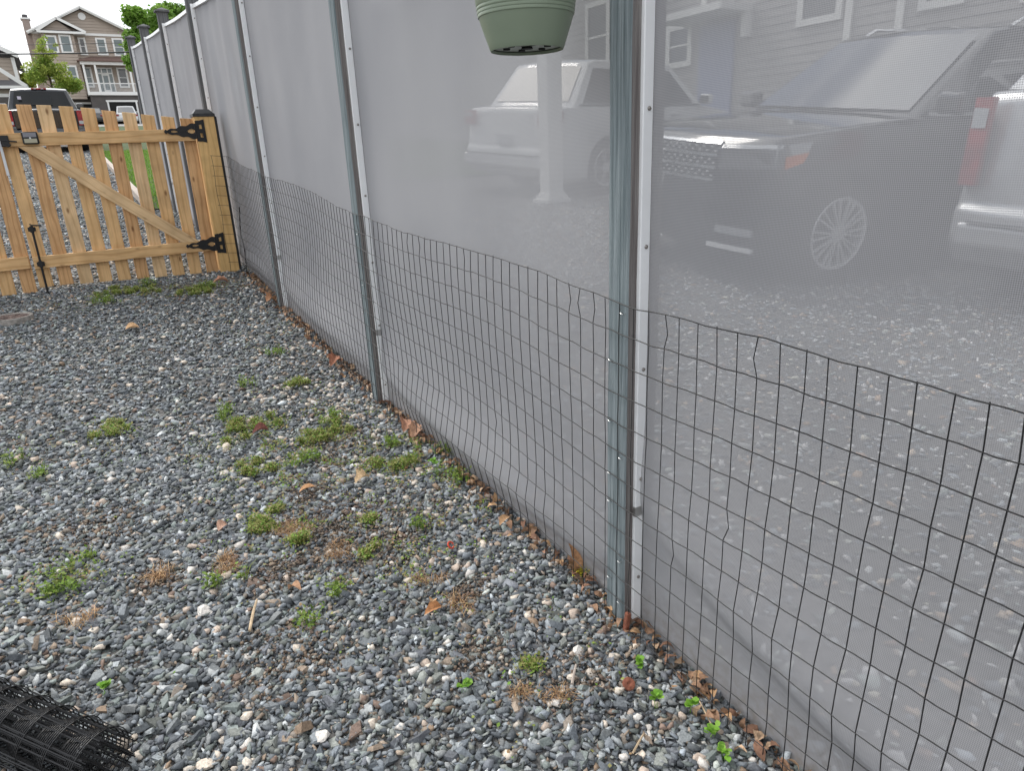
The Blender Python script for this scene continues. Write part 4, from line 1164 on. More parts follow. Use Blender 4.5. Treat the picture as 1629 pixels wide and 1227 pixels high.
def car(label, cat_, x, y, az, P, paint, name='parked_car', group=None):
    """local frame: +x forward, +y left, z up; origin on the ground between the axles"""
    root = thing(name, label, cat_, group=group)
    Ln, W, H, wb, fo = P['L'], P['W'], P['H'], P['wb'], P['fo']
    r = P['r']; hh, bh = P['hood'], P['belt']
    xf = wb/2+fo; xr = xf-Ln
    cowl, wt, rt_, rb_ = P['cowl'], P['wt'], P['rt'], P['rb']
    ra_ = r+.055
    loop = [(xf-.14, .24), (xf-.02, .34), (xf, .50), (xf-.015, .66), (xf-.05, hh-.13), (xf-.12, hh-.045), (xf-.26, hh)]
    loop += [(cowl+.35, (hh+bh)/2+.035), (cowl, bh+.02), (0, bh+.015), (rb_+.1, bh+.02)]
    if P.get('bed'):
        loop += [(rb_-.05, bh-.01), (xr+.05, bh-.01), (xr+.02, bh-.04)]
    else:
        loop += [(xr+.10, bh), (xr+.05, bh-.08)]
    loop += [(xr+.03, .72), (xr-.02, .66), (xr-.02, .46), (xr+.10, .30)]
    def arch(cx):
        a0 = math.asin((r-.26)/ra_) if r > .26 else 0
        return [(cx-ra_*math.cos(t_), r+ra_*math.sin(t_)) for t_ in np.linspace(-a0, PI+a0, 13)]
    loop += [(-wb/2-ra_-.04, .27)] + arch(-wb/2) + [(-wb/2+ra_+.05, .24), (wb/2-ra_-.05, .24)] + arch(wb/2)
    ts = [-1, -.93, -.6, 0, .6, .93, 1]
    vs = []
    for t_ in ts:
        for (px, pz) in loop:
            fx = max(0, (px-wb/2)/fo) if px > wb/2 else 0
            bx = max(0, (-wb/2-px)/(Ln-wb-fo)) if px < -wb/2 else 0
            dx = -.17*abs(t_)**2.5*fx**2 + .09*abs(t_)**3*bx**2
            if pz > bh*.9: dz = -.03*abs(t_)**2.2
            else: dz = 0
            sh = 1-.035*max(0, (pz-bh*.72)/(bh*.28)) - .02*max(0, (.5-pz)/.25)
            vs.append((px+dx, t_*W/2*sh, pz+dz))
    n = len(loop); fs = []
    for i in range(len(ts)-1):
        for j in range(n):
            fs.append((i*n+j, i*n+(j+1) % n, (i+1)*n+(j+1) % n, (i+1)*n+j))
    fs.append(tuple(range(n))[::-1]); fs.append(tuple(range((len(ts)-1)*n, len(ts)*n)))
    b = MB(); b.add(vs, fs)
    b.build('body', paint, root, smooth=38, bevel=.022, seg=2)
    # greenhouse
    w0, w1 = W/2-.055, W/2-P.get('tumble', .20)
    zb_ = bh-.01
    cab = MB()
    rows = []
    def sect(t_):
        k = abs(t_)
        return [(cowl-.06*k**2, t_*w0, zb_), (wt-.05*k**2, t_*w1, H-.055-.025*k**2), (wt-.28, t_*w1*.985, H-.012-.03*k**2), ((wt+rt_)/2, t_*w1*.98, H-.035*k**2), (rt_+.15, t_*w1*.985, H-.02-.03*k**2), (rt_, t_*w1, H-.06-.025*k**2), (rb_+.04*k**2, t_*w0, zb_)]
    tt = [-1, -.6, 0, .6, 1]
    vs = [p for t_ in tt for p in sect(t_)]; n = 7; fs = []
    for i in range(len(tt)-1):
        for j in range(n-1):
            fs.append((i*n+j, i*n+j+1, (i+1)*n+j+1, (i+1)*n+j))
    fs.append(tuple(range(n))[::-1]); fs.append(tuple(range((len(tt)-1)*n, len(tt)*n)))
    cab.add(vs, fs)
    cab.build('cabin', P.get('cabpaint', paint), root, smooth=35, bevel=.03, seg=2)
    # glass: windshield and rear window follow the curved section; side windows split by pillars
    def strip_glass(nm, i0, i1, lo, hi, tmax, off):
        g_ = MB(); tt2 = np.linspace(-tmax, tmax, 9)
        vv = []
        for t_ in tt2:
            s_ = sect(t_); a_ = Vector(s_[i0]); c_ = Vector(s_[i1])
            vv += [a_.lerp(c_, lo)+Vector(off), a_.lerp(c_, hi)+Vector(off)]
        g_.add(vv, [(2*i, 2*i+1, 2*i+3, 2*i+2) for i in range(len(tt2)-1)])
        return g_.build(nm, P.get('glass', M['carglass']), root, smooth=50)
    strip_glass('windshield', 0, 1, .07, .93, .90, (.012, 0, .010))
    if P.get('rearglass', True):
        strip_glass('rear_window', 6, 5, P.get('rglo', .12), .90, .86, (-.014, 0, .004))
    for s_ in (1, -1):
        q = sect(s_); A = Vector(q[0]); B = Vector(q[1]); C_ = Vector(q[5]); D_ = Vector(q[6])
        def sp(tx, tz_):
            lo = D_.lerp(A, tx); hi = C_.lerp(B, tx)
            return lo.lerp(hi, tz_) + Vector((0, s_*.010, .004))
        for (a_, b_) in P['wins']:
            g_ = MB(); g_.add([sp(a_, .08), sp(b_, .08), sp(b_-.012, .86), sp(a_+.008, .86)], [(0, 1, 2, 3)])
            g_.build('side_window', P.get('glass', M['carglass']), root)
        # belt moulding, door handles, mirror, rocker trim
        MB().bar(sp(.03, .035), sp(.97, .035), .012, .022).build('belt_moulding', M['chrome'] if P.get('chrome') else M['plastic'], root)
        for hx_ in P.get('handles', ()):
            MB().box((hx_, s_*(W/2-.012), bh-.13), (.20, .035, .035)).build('door_handle', M['chrome'] if P.get('chrome') else paint, root, bevel=.01)
        mr = MB().box((cowl-.22, s_*(W/2+.10), bh+.10), (.12, .22, .16)).build('wing_mirror', P.get('mirrorpaint', paint), root, bevel=.04, seg=3)
        MB().box((cowl-.285, s_*(W/2+.10), bh+.10), (.01, .17, .11)).build('mirror_glass', M['carglass'], mr)
        MB().bar((-wb/2+ra_+.02, s_*(W/2-.02), .30), (wb/2-ra_-.02, s_*(W/2-.02), .30), .05, .10).build('rocker_trim', M['plastic'], root, bevel=.012)
        if P.get('rails'):
            ps = [Vector((wt-.30, s_*(w1-.05), H-.045)), Vector((wt-.42, s_*(w1-.05), H+.015)), Vector(((wt+rt_)/2, s_*(w1-.05), H+.03)), Vector((rt_+.3, s_*(w1-.05), H+.01)), Vector((rt_+.2, s_*(w1-.05), H-.04))]
            MB().tube(ps, .017, 8).build('roof_rail', M['chrome'] if P.get('chrome') else M['alu'], root, smooth=50)
    tm, rmesh, dk = wheel_meshes(r, .24, P.get('spokes', 6))
    for wx_ in (wb/2, -wb/2):
        for s_ in (1, -1):
            o = link('wheel', tm, root, (wx_, s_*(W/2-.14), r), (0, 0, 0 if s_ > 0 else PI))
            link('rim', rmesh, o); link('brake_disc', dk, o)
    # front: grille, lamps, lower intake, plate
    gh = P.get('grille', (.52, .24, .50))       # half width, height, z centre from hood
    gz_ = hh-.10-gh[1]/2
    gl = MB()
    N_ = 10
    def fx_(yv, zv):      # x of the nose surface
        t_ = yv/(W/2)
        return np.interp(zv, [.34, .50, .66, hh-.13, hh-.045], [xf-.02, xf, xf-.015, xf-.05, xf-.12]) - .17*abs(t_)**2.5
    def nose_patch(nm, y0, y1, z0, z1, mt, off=.008, par=root, zs=None, ny_=6):
        g_ = MB(); vv = []
        for i in range(ny_+1):
            yv = y0+(y1-y0)*i/ny_
            za, zb2 = (z0, z1) if zs is None else (z0+zs[0]*i/ny_, z1+zs[1]*i/ny_)
            for o_ in (off, off-.03):
                vv += [(fx_(yv, za)+o_, yv, za), (fx_(yv, zb2)+o_, yv, zb2)]
        fs_ = []
        for i in range(ny_):
            a_ = i*4; fs_ += [(a_, a_+1, a_+5, a_+4), (a_+1, a_+3, a_+7, a_+5), (a_, a_+4, a_+6, a_+2)]
        fs_ += [(0, 2, 3, 1), (ny_*4, ny_*4+1, ny_*4+3, ny_*4+2)]
        g_.add(vv, fs_)
        return g_.build(nm, mt, par, smooth=40)
    gr = nose_patch('grille', -gh[0], gh[0], gz_-gh[1]/2, gz_+gh[1]/2, M['plastic'])
    nb = P.get('bars', 4)
    for k in range(nb):
        zc = gz_-gh[1]/2+gh[1]*(k+.0)/(nb-1)
        nose_patch('grille_bar', -gh[0], gh[0], zc-.010, zc+.010, M['chrome'], .018, gr)
    if nb >= 4:
        for k in range(23):
            yv = -gh[0]+.03+(2*gh[0]-.06)*k/22
            for q_ in range(nb-1):
                zc = gz_-gh[1]/2+gh[1]*(q_+.5)/(nb-1)
                MB().box((fx_(yv, zc)+.010, yv, zc+(.014 if k % 2 else -.014)), (.012, .028, .014)).build('grille_mesh', M['rim'], gr)
    for s_ in (1, -1):
        y0 = s_*(gh[0]+.03); y1 = s_*(W/2-.012)
        hl = nose_patch('headlight', y0, y1, gz_-.05, gz_+gh[1]/2-.01, M['lamplens'], .014, root, zs=(.035, .02))
        nose_patch('lamp_brow', y0, y1, gz_+gh[1]/2-.035, gz_+gh[1]/2-.008, M['whitelens'], .020, hl, zs=(.02, .02))
        xw_ = fx_(s_*(W/2-.012), gz_)
        sidey = s_*(W/2*.985)
        MB().add([(xw_+.02, sidey-s_*.012, gz_-.01), (xw_+.02, sidey-s_*.012, gz_+gh[1]/2+.01), (xw_-.28, sidey+s_*.012, gz_+gh[1]/2+.03), (xw_-.23, sidey+s_*.012, gz_+.045)], [(0, 1, 2, 3)]).build('lamp_side', M['whitelens'], hl)
        MB().add([(xw_-.06, sidey+s_*.004, gz_-.02), (xw_-.06, sidey+s_*.004, gz_+.065), (xw_-.255, sidey+s_*.019, gz_+.095), (xw_-.215, sidey+s_*.019, gz_+.025)], [(0, 1, 2, 3)]).build('side_marker', M['amber'], hl)
        nose_patch('fog_lamp', s_*(W/2-.42), s_*(W/2-.10), .42, .475, M['whitelens'], .010)
        nose_patch('bumper_vent', s_*(W/2-.48), s_*(W/2-.08), .36, .41, M['plastic'], .008)
        nose_patch('bumper_trim', s_*(W/2-.50), s_*(W/2-.10), .30, .335, M['alu'], .012)
    nose_patch('lower_intake', -.55, .55, .33, .43, M['plastic'], .006)
    nose_patch('front_plate', -.15, .15, .50, .64, M['plate'] if P.get('fplate') else M['plastic'], .014)
    # rear
    rx = xr+.02
    for s_ in (1, -1):
        tl = P.get('tail', (.16, .55, .30))     # width, z centre offset.., height
        zc = bh-.06-tl[2]/2
        t_ = MB()
        yo = s_*(W/2-.012); yi = s_*(W/2-.012-tl[0])
        xo = rx+.09
        t_.add([(rx-.014, yi, zc-tl[2]/2), (rx-.014, yi, zc+tl[2]/2), (xo-.075, yo+s_*.006, zc+tl[2]/2), (xo-.075, yo+s_*.006, zc-tl[2]/2), (xo+.16, yo+s_*.012, zc+tl[2]/2*.9), (xo+.12, yo+s_*.012, zc-tl[2]/2*.9),
                (rx+.05, yi, zc-tl[2]/2), (rx+.05, yi, zc+tl[2]/2)], [(0, 1, 2, 3), (3, 2, 4, 5), (0, 6, 7, 1)])
        tb = t_.build('tail_light', M['redlight'], root)
        h4 = tl[2]*.22
        zl = zc+tl[2]*P.get('revz', .22)
        MB().add([(rx-.020, yi+s_*.012, zl-h4/2), (rx-.020, yi+s_*.012, zl+h4/2), (xo-.082, yo, zl+h4/2), (xo-.082, yo, zl-h4/2)], [(0, 1, 2, 3)]).build('reverse_lens', M['whitelens'], tb)
    bpz = .52
    MB().box((xr-.02, 0, bpz), (.12, W*.9, .17)).build('rear_bumper', P.get('bumper', paint), root, bevel=.035, seg=3)
    MB().bar((xr-.075, -W*.42, bpz+.095), (xr-.075, W*.42, bpz+.095), .03, .014).build('bumper_step', M['chrome'] if P.get('chromebump') else M['plastic'], root)
    if P.get('chromebump'):
        MB().bar((xr-.082, -W*.43, bpz-.05), (xr-.082, W*.43, bpz-.05), .012, .022).build('bumper_trim', M['chrome'], root)
    MB().box((xr+.0, 0, .82 if not P.get('bed') else .56), (.03, .31, .15)).build('rear_plate', M['plate'], root) if not P.get('bed') else MB().box((xr-.085, 0, bpz), (.01, .31, .14)).build('rear_plate', M['plate'], root)
    if P.get('bed'):
        MB().box((xr+.03, 0, bh-.30), (.03, W-.42, .50)).build('tailgate', paint, root, bevel=.012)
        MB().box((xr+.010, 0, bh-.12), (.014, .36, .06)).build('tailgate_handle', M['plastic'], root, bevel=.005)
        MB().box((xr+.010, 0, bh-.27), (.010, .30, .06)).build('tailgate_emblem', M['rim'], root, bevel=.02)
        MB().box((rt_-.005, 0, H-.045), (.06, .42, .045)).build('roof_brake_light', M['redlight'], root, bevel=.01)
        MB().box((rt_-.037, .10, H-.045), (.01, .07, .025)).box((rt_-.037, -.10, H-.045), (.01, .07, .025)).build('cargo_lamp', M['whitelens'], root)
        MB().box((rb_-.005+.02, 0, (bh+H)/2-.03), (.012, .56, .36)).build('sliding_pane', M['glassdark'], root)
        MB().box((rb_+.0, .58, bh+.33), (.004, .10, .09)).build('window_sticker', M['sticker'], root)
    # stand on the sloping ground
    sl = float(np.interp(y+.5, KY, KZ)-np.interp(y-.5, KY, KZ))
    f_ = Vector((math.sin(az), math.cos(az), sl*math.cos(az))).normalized()
    nn = Vector((0, -sl, 1)).normalized()
    l_ = nn.cross(f_).normalized(); nn = f_.cross(l_)
    mm = Matrix((f_, l_, nn)).transposed().to_4x4(); mm.translation = Vector((x, y, gz(x, y)+.006))
    root.matrix_world = mm
    return root
SUV = dict(L=5.15, W=2.02, H=1.98, wb=3.06, fo=.93, r=.41, hood=1.17, belt=1.26, cowl=1.0, wt=.10, rt=-2.15, rb=-2.45, tumble=.24, wins=[(.04, .27), (.31, .58), (.62, .90)],
           handles=(.15, -.95), rails=True, chrome=True, spokes=10, grille=(.50, .27, 0), bars=4, tail=(.30, .5, .22))
fwd = Vector((math.sin(R(279)), math.cos(R(279)), 0)); rgt = Vector((.156, .988, 0))
axf = Vector((3.88, 3.36, 0)) + rgt*.98
ctr = axf - fwd*1.53
car('large glossy black SUV nose-on to the fence, seen through the near mesh bay', 'car', ctr.x, ctr.y, R(279), SUV, M['carblack'])
SIL = dict(L=5.0, W=1.98, H=2.02, wb=2.9, fo=.95, r=.39, hood=1.2, belt=1.46, cowl=.95, wt=.25, rt=-1.85, rb=-2.32, tumble=.22, wins=[(.05, .28), (.32, .58), (.62, .90)],
           handles=(.15, -.95), rails=True, spokes=5, tail=(.115, .5, .56), revz=.27, chromebump=True, rglo=.02)
car('silver SUV backed up to the fence beside the black one, red tail light showing', 'car', 4.38+2.35, 1.80, R(88), SIL, M['carsilver'])
WHT = dict(L=4.8, W=1.92, H=1.74, wb=2.7, fo=.90, r=.36, hood=1.0, belt=1.04, cowl=.95, wt=.20, rt=-1.65, rb=-2.1, tumble=.22, wins=[(.05, .25), (.30, .58), (.62, .92)],
           handles=(.15, -.9), spokes=5, tail=(.28, .5, .18))
az = R(80); f_ = Vector((math.sin(az), math.cos(az), 0)); r_v = Vector((math.cos(az), -math.sin(az), 0))
ctr = Vector((5.90, 8.85, 0)) - r_v*.86 + f_*1.475
WHB = dict(WHT); WHB.update(glass=M['tintglass'], L=5.1, W=2.0, H=1.96, r=.40, wb=2.95, hood=1.16, belt=1.28, cowl=1.05, wt=.25, rt=-1.75, rb=-2.25, tail=(.26, .5, .20))
car('white car parked beyond the white column, dim behind the mesh', 'car', ctr.x, ctr.y, az, WHB, M['carwhite'])
PK = dict(L=5.8, W=2.03, H=1.93, wb=3.57, fo=.95, r=.40, hood=1.15, belt=1.28, cowl=1.25, wt=.55, rt=-.55, rb=-.80, tumble=.24, wins=[(.06, .42), (.48, .92)],
          handles=(.55, -.35), spokes=5, bed=True, tail=(.18, .5, .42), revz=-.30, bumper=M['cardark'], glass=M['tintglass'], chrome=False, rglo=.10)
car('black pickup truck seen from behind beyond the gate', 'truck', -1.50, 27.3+1.9, R(-1), PK, M['carblack'], name='pickup_truck')
HS = 89/56.
def hx(x): return (x+1.118)*HS-1.118
def hz(z): return (z-1.16)*HS+1.16
WS = dict(WHT); WS.update(L=4.7, H=1.75, tail=(.22, .5, .20))
car('white SUV parked at the open garage of the tan house', 'car', hx(2.66), 86.2, R(2), WS, M['carwhite'])
DK = dict(WHT); DK.update(H=1.6)
car('dark grey car parked left of the white SUV at the tan house', 'car', hx(.75), 85.6, R(2), DK, M['cardark'])

# ------------------------------------------------------------------ porch column behind the mesh
col = thing('porch_column', 'square white porch column standing behind the mesh near the white car', 'column', (4.66, 8.38, gz(4.66, 8.38)))
MB().box((0, 0, 1.75), (.24, .24, 3.5)).build('shaft', M['trim'], col, bevel=.006)
b = MB()
b.box((0, 0, .03), (.40, .40, .06)).box((0, 0, .085), (.33, .33, .05)).box((0, 0, .125), (.28, .28, .03))
b.build('column_base', M['trim'], col, bevel=.008)
MB().box((0, 0, 3.55), (.34, .34, .10)).build('column_capital', M['trim'], col, bevel=.01)
MB().box((3.6, 0, 3.72), (7.5, .22, .24)).build('porch_beam', M['trim'], col)
leafy = leaf_mesh('dead_leaf', .10, .055, .2, .2, (.80, .68, .30))
tag(link('dead_leaf', leafy, None, (3.92, 4.80, gz(3.92, 4.8)+.07), (.3, 1.2, .6)), 'pale yellow leaf upright on the gravel in front of the black SUV', 'leaf')

# ------------------------------------------------------------------ houses
def lap(b, o, a, nrm, z0, z1, fl, fr, course=.17, d=.025):
    """lapped boards on a wall: o origin, a along, nrm outward; fl(z), fr(z) left and right limits"""
    o = Vector(o); a = Vector(a); nrm = Vector(nrm)
    z = z0
    while z < z1-1e-4:
        zt = min(z+course, z1)
        l0, r0, l1, r1 = fl(z), fr(z), fl(zt), fr(zt)
        up_ = Vector((0, 0, 1))
        P = lambda s, zz, dd: o+a*s+up_*zz+nrm*dd
        b.add([P(l0, z, d), P(r0, z, d), P(r1, zt, 0.004), P(l1, zt, .004), P(l0, z, 0), P(r0, z, 0)], [(0, 1, 2, 3), (0, 4, 5, 1)])
        z = zt
def window(par, o, a, nrm, s0, s1, z0, z1, tw=.09, rows=2, cols=1, glass='glass', off=0.):
    o = Vector(o); a = Vector(a); nrm = Vector(nrm); up_ = Vector((0, 0, 1))
    P = lambda s, z, d: o+a*s+up_*z+nrm*(d+off)
    fr = MB()
    for (p, q) in (((s0, z0), (s1, z0)), ((s0, z1), (s1, z1))):
        fr.bar(P(p[0]-tw, p[1]+(tw/2 if p[1] == z1 else -tw/2), .04), P(q[0]+tw, q[1]+(tw/2 if p[1] == z1 else -tw/2), .04), .06, tw, upv=up_)
    for s_ in (s0-tw/2, s1+tw/2):
        fr.bar(P(s_, z0, .039), P(s_, z1, .039), tw, .06, upv=nrm)
    w_ = fr.build('window', M['trim'], par)
    MB().add([P(s0, z0, .030), P(s1, z0, .030), P(s1, z1, .030), P(s0, z1, .030)], [(0, 1, 2, 3)]).build('pane', M[glass], w_, fix=False)
    mb = MB()
    for k in range(1, rows):
        zz = z0+(z1-z0)*k/rows; mb.bar(P(s0, zz, .036), P(s1, zz, .036), .02, .05, upv=up_)
    for k in range(1, cols):
        ss = s0+(s1-s0)*k/cols; mb.bar(P(ss, z0, .037), P(ss, z1, .037), .03, .02, upv=nrm)
    if rows > 1 or cols > 1: mb.build('sash_bar', M['trim'], w_)
    return w_
HYF = 89.
house = thing('house', 'three storey tan house with gable and porch above dark garages, up the hill', 'house', (hx(1.4), HYF, hz(3.98)))
ho = Vector(house.location)
ho_n = -ho
def hpart(b, nm, mt, **k): return b.build(nm, mt, house, loc=ho_n, **k)
x0, x1 = hx(-1.50), hx(4.30); zb_, ze, zp = hz(5.67), hz(9.45), hz(10.80); xm = hx(1.40)
A_, N_, = (1, 0, 0), (0, -1, 0)
b = MB()
lap(b, (0, HYF, 0), A_, N_, zb_, ze, lambda z: x0, lambda z: x1, .28, .05)
lap(b, (0, HYF, 0), A_, N_, ze, zp-.05, lambda z: x0+(xm-x0)*(z-ze)/(zp-ze), lambda z: x1-(x1-xm)*(z-ze)/(zp-ze), .28, .05)
hpart(b, 'front_wall', M['siding'], fix=False)
b = MB().box(((x0+x1)/2, HYF+5.02, (zb_+ze)/2), (x1-x0, 10, ze-zb_))
hpart(b, 'main_walls', M['siding'])
b = MB().box(((x0+x1)/2, HYF+5.2, (hz(3.9)+zb_)/2-.5), (x1-x0+.05, 10.4, zb_-hz(3.9)+1.0)); hpart(b, 'basement_wall', M['base'])
# gable roof: slopes run back along +y
rf = MB()
for s_ in (1, -1):
    e = Vector((x1+.35 if s_ > 0 else x0-.35, HYF-.5, ze-.22)); p = Vector((xm, HYF-.5, zp+.12))
    dy = Vector((0, 11, 0)); th_ = Vector((0, 0, .14))
    rf.add([e, p, p+dy, e+dy, e+th_, p+th_, p+dy+th_, e+dy+th_], [(0, 1, 2, 3), (4, 7, 6, 5), (0, 4, 5, 1), (3, 2, 6, 7), (0, 3, 7, 4)])
roof = hpart(rf, 'roof', M['shingle'])
rk = MB()
for s_ in (1, -1):
    rk.bar((x1+.38 if s_ > 0 else x0-.38, HYF-.54, ze-.22), (xm, HYF-.54, zp+.14), .06, .26, upv=(0, -1, 0.001))
    rk.bar((x1+.38 if s_ > 0 else x0-.38, HYF-.56, ze-.22), (xm, HYF-.56, zp+.14), .26, .05, upv=(0, -1, 0))
rk.build('rake_board', M['trim'], roof)
b = MB().bar((x0-.1, HYF-.09, ze-.12), (x1+.1, HYF-.09, ze-.12), .10, .22); hpart(b, 'frieze_board', M['trim'])
# projecting left bay with its own gable
bx0, bx1, by = hx(-1.02), hx(.72), HYF-1.0
bm_ = (bx0+bx1)/2+.2; bpz_ = hz(10.02); bez = hz(9.42)
b = MB()
lap(b, (0, by, 0), A_, N_, zb_-.3, bez, lambda z: bx0, lambda z: bx1, .28, .05)
lap(b, (0, by, 0), A_, N_, bez, bpz_-.03, lambda z: bx0+(bm_-bx0)*(z-bez)/(bpz_-bez), lambda z: bx1-(bx1-bm_)*(z-bez)/(bpz_-bez), .28, .05)
b.box(((bx0+bx1)/2, by+.53, (zb_-.3+bez)/2), (bx1-bx0, 1.0, bez-zb_+.3))
hpart(b, 'bay_wall', M['siding'], fix=False)
rf = MB()
for s_ in (1, -1):
    e = Vector((bx1+1.1 if s_ > 0 else bx0-.3, by-.4, bez-.12)); p = Vector((bm_, by-.4, bpz_+.12))
    dy = Vector((0, 1.6, 0)); th_ = Vector((0, 0, .12))
    rf.add([e, p, p+dy, e+dy, e+th_, p+th_, p+dy+th_, e+dy+th_], [(0, 1, 2, 3), (4, 7, 6, 5), (0, 4, 5, 1), (3, 2, 6, 7), (0, 3, 7, 4)])
r2 = hpart(rf, 'bay_roof', M['shingle'])
rk = MB()
for s_ in (1, -1):
    rk.bar((bx1+1.12 if s_ > 0 else bx0-.32, by-.45, bez-.1), (bm_, by-.45, bpz_+.16), .24, .05, upv=(0, -1, 0))
rk.bar((bx0-.3, by-.43, bez-.16), (bx1+1.1, by-.43, bez-.16), .06, .2)
rk.build('rake_board', M['trim'], r2)
b = MB().box(((bx0+bx1)/2+.4, by-.2, bez-.02), (bx1-bx0+1.2, .5, .06)); hpart(b, 'bay_eave', M['shingle'])
# chimney
b = MB().box((hx(-1.66), HYF+1.5, hz(7.2)), (hx(-1.45)-hx(-1.85), 1.1, hz(10.22)-hz(4.2))); ch = hpart(b, 'chimney', M['brick'])
MB().box((hx(-1.66), HYF+1.5, hz(10.24)), (.85, 1.3, .14)).build('chimney_crown', M['trim'], ch)
MB().lathe([(.24, 0), (.24, .32), (.20, .36)], 16, (hx(-1.66), HYF+1.5, hz(10.28))).build('chimney_pot', M['shingle'], ch)
WN = [(-.02, .44, 8.25, 9.12, by), (1.02, 1.24, 8.25, 9.08, HYF), (2.0, 2.40, 8.27, 9.10, HYF), (2.95, 3.42, 8.25, 9.12, HYF), (-.78, -.34, 8.25, 9.05, by),
      (.0, .40, 6.32, 7.36, by), (-.92, -.64, 6.6, 7.3, by), (2.86, 3.28, 6.32, 7.36, HYF), (.94, 1.22, 6.32, 7.36, HYF)]
for k, (a_, c_, z0, z1, yw) in enumerate(WN):
    wnd = window(house, (0, yw, 0), A_, N_, hx(a_), hx(c_), hz(z0), hz(z1), .16, 2, 1, 'glassdark' if k in (1, 7) else 'glass', .045)
    wnd.location = ho_n
# round gable vent
b = MB().lathe([(.34, 0), (.34, .06), (.30, .08)], 20, (xm+.05, HYF-.12, hz(10.41)), axis='y'); hpart(b, 'gable_vent', M['trim'])
# door with side lights and transom
dx0, dx1, dz0, dz1 = hx(1.62), hx(2.48), hz(5.90), hz(7.40)
b = MB()
for s_ in (dx0, dx0+.42, dx1-.42, dx1):
    b.box((s_, HYF-.08, (dz0+dz1)/2), (.10, .08, dz1-dz0))
for z in (dz0+.06, dz1-.5, dz1):
    b.box(((dx0+dx1)/2, HYF-.081, z), (dx1-dx0+.1, .08, .12))
df_ = hpart(b, 'door_frame', M['trim'])
MB().box(((dx0+dx1)/2, HYF-.05, (dz0+dz1)/2), (dx1-dx0, .02, dz1-dz0)).build('side_light', M['glass'], df_)
dd = MB()
cx_ = (dx0+dx1)/2
for s_ in (-1, 1): dd.box((cx_+s_*.29, HYF-.10, (dz0+dz1-.5)/2), (.12, .05, dz1-dz0-.6))
for z in (dz0+.2, dz1-.62): dd.box((cx_, HYF-.101, z), (.5, .05, .18))
hpart(dd, 'front_door', M['trim'])
# porch: deck, columns, railing, roof
pz = hz(5.82); px0, px1 = hx(.80), hx(4.05); pyf = HYF-2.2
b = MB().box(((px0+px1)/2, HYF-1.1, pz-.10), (px1-px0, 2.2, .32)); hpart(b, 'porch_deck', M['trim'])
b = MB().box(((px0+px1)/2, HYF-.95, (hz(3.9)+pz-.26)/2-.4), (px1-px0-.3, 1.9, pz-.26-hz(3.9)+.8)); hpart(b, 'garage_front', M['base'])
for s_ in (.86, 1.50, 3.46, 4.0):
    b = MB().box((hx(s_), pyf+.12, (pz+hz(7.5))/2), (.18, .18, hz(7.5)-pz)); hpart(b, 'porch_post', M['trim'])
b = MB().bar((px0, pyf+.06, hz(6.36)), (px1, pyf+.06, hz(6.36)), .07, .08); ral = hpart(b, 'porch_railing', M['trim'])
b = MB()
for k in range(46):
    xx = px0+(px1-px0)*k/45
    b.box((xx, pyf+.06, (pz+hz(6.36))/2), (.022, .022, hz(6.36)-pz-.06))
b.build('baluster', M['plate'], ral)
b = MB().box(((px0+px1)/2, pyf+.10, hz(7.55)), (px1-px0+.3, .3, .3)); hpart(b, 'porch_beam', M['trim'])
b = MB(); e0, e1 = px0-.35, px1+.35
b.add([(e0, pyf-.3, hz(7.68)), (e1, pyf-.3, hz(7.68)), (e1, HYF, hz(8.1)), (hx(1.42), HYF, hz(8.1)), (e0, pyf-.3, hz(7.62)), (e1, pyf-.3, hz(7.62)), (e1, HYF, hz(7.7)), (e0, HYF, hz(7.7))],
      [(0, 1, 2, 3), (0, 4, 5, 1), (4, 7, 6, 5), (1, 5, 6, 2), (0, 3, 7, 4)]); hpart(b, 'porch_roof', M['shinglebrown'])
# garage frames on the basement wall, the shade inside painted as dark panels
for (ga, gb, gt) in ((1.80, 3.46, 5.30), (-.55, .96, 5.26)):
    yw = HYF-1.9 if ga > 1 else HYF-.0
    b = MB()
    xa, xb_, zt = hx(ga), hx(gb), hz(gt); z0 = hz(3.9)
    for s_ in (xa, xb_): b.box((s_, yw-.05, (z0+zt)/2), (.16, .10, zt-z0))
    b.box(((xa+xb_)/2, yw-.051, zt+.02), (xb_-xa+.3, .10, .18))
    gf = hpart(b, 'garage_frame', M['trim'])
    MB().box(((xa+xb_)/2, yw-.015, (z0+zt)/2-.04), (xb_-xa-.14, .02, zt-z0-.1)).build('garage_shade_panel', M['hole'], gf)  # flat dark panel, paints the shade of an open garage

# house at the left edge
lh = thing('house', 'neighbouring tan house with garage gable cut off by the left edge', 'house', (-8, 65, 4.1))
lo = -Vector(lh.location)
def lpart(b, nm, mt, **k): return b.build(nm, mt, lh, loc=lo, **k)
b = MB(); lap(b, (0, 66, 0), A_, N_, 4.0, 9.05, lambda z: -12, lambda z: -3.12, .25, .04); b.box((-7.6, 71, 6.5), (8.9, 9.8, 5.2)); lpart(b, 'upper_wall', M['siding'], fix=False)
b = MB().box((-3.12, 65.9, 7.6), (.22, .14, 3.0)); lpart(b, 'corner_board', M['trim'])
rf = MB(); e = Vector((-2.75, 65.4, 9.12)); p = Vector((-7.6, 65.4, 11.6)); dy = Vector((0, 11, 0)); th_ = Vector((0, 0, .16))
rf.add([e, p, p+dy, e+dy, e+th_, p+th_, p+dy+th_, e+dy+th_], [(0, 1, 2, 3), (4, 7, 6, 5), (0, 4, 5, 1), (3, 2, 6, 7), (0, 3, 7, 4)])
rr_ = lpart(rf, 'roof', M['shingle'])
MB().bar((-2.72, 65.35, 9.15), (-7.6, 65.35, 11.65), .28, .05, upv=(0, -1, 0)).build('rake_board', M['trim'], rr_)
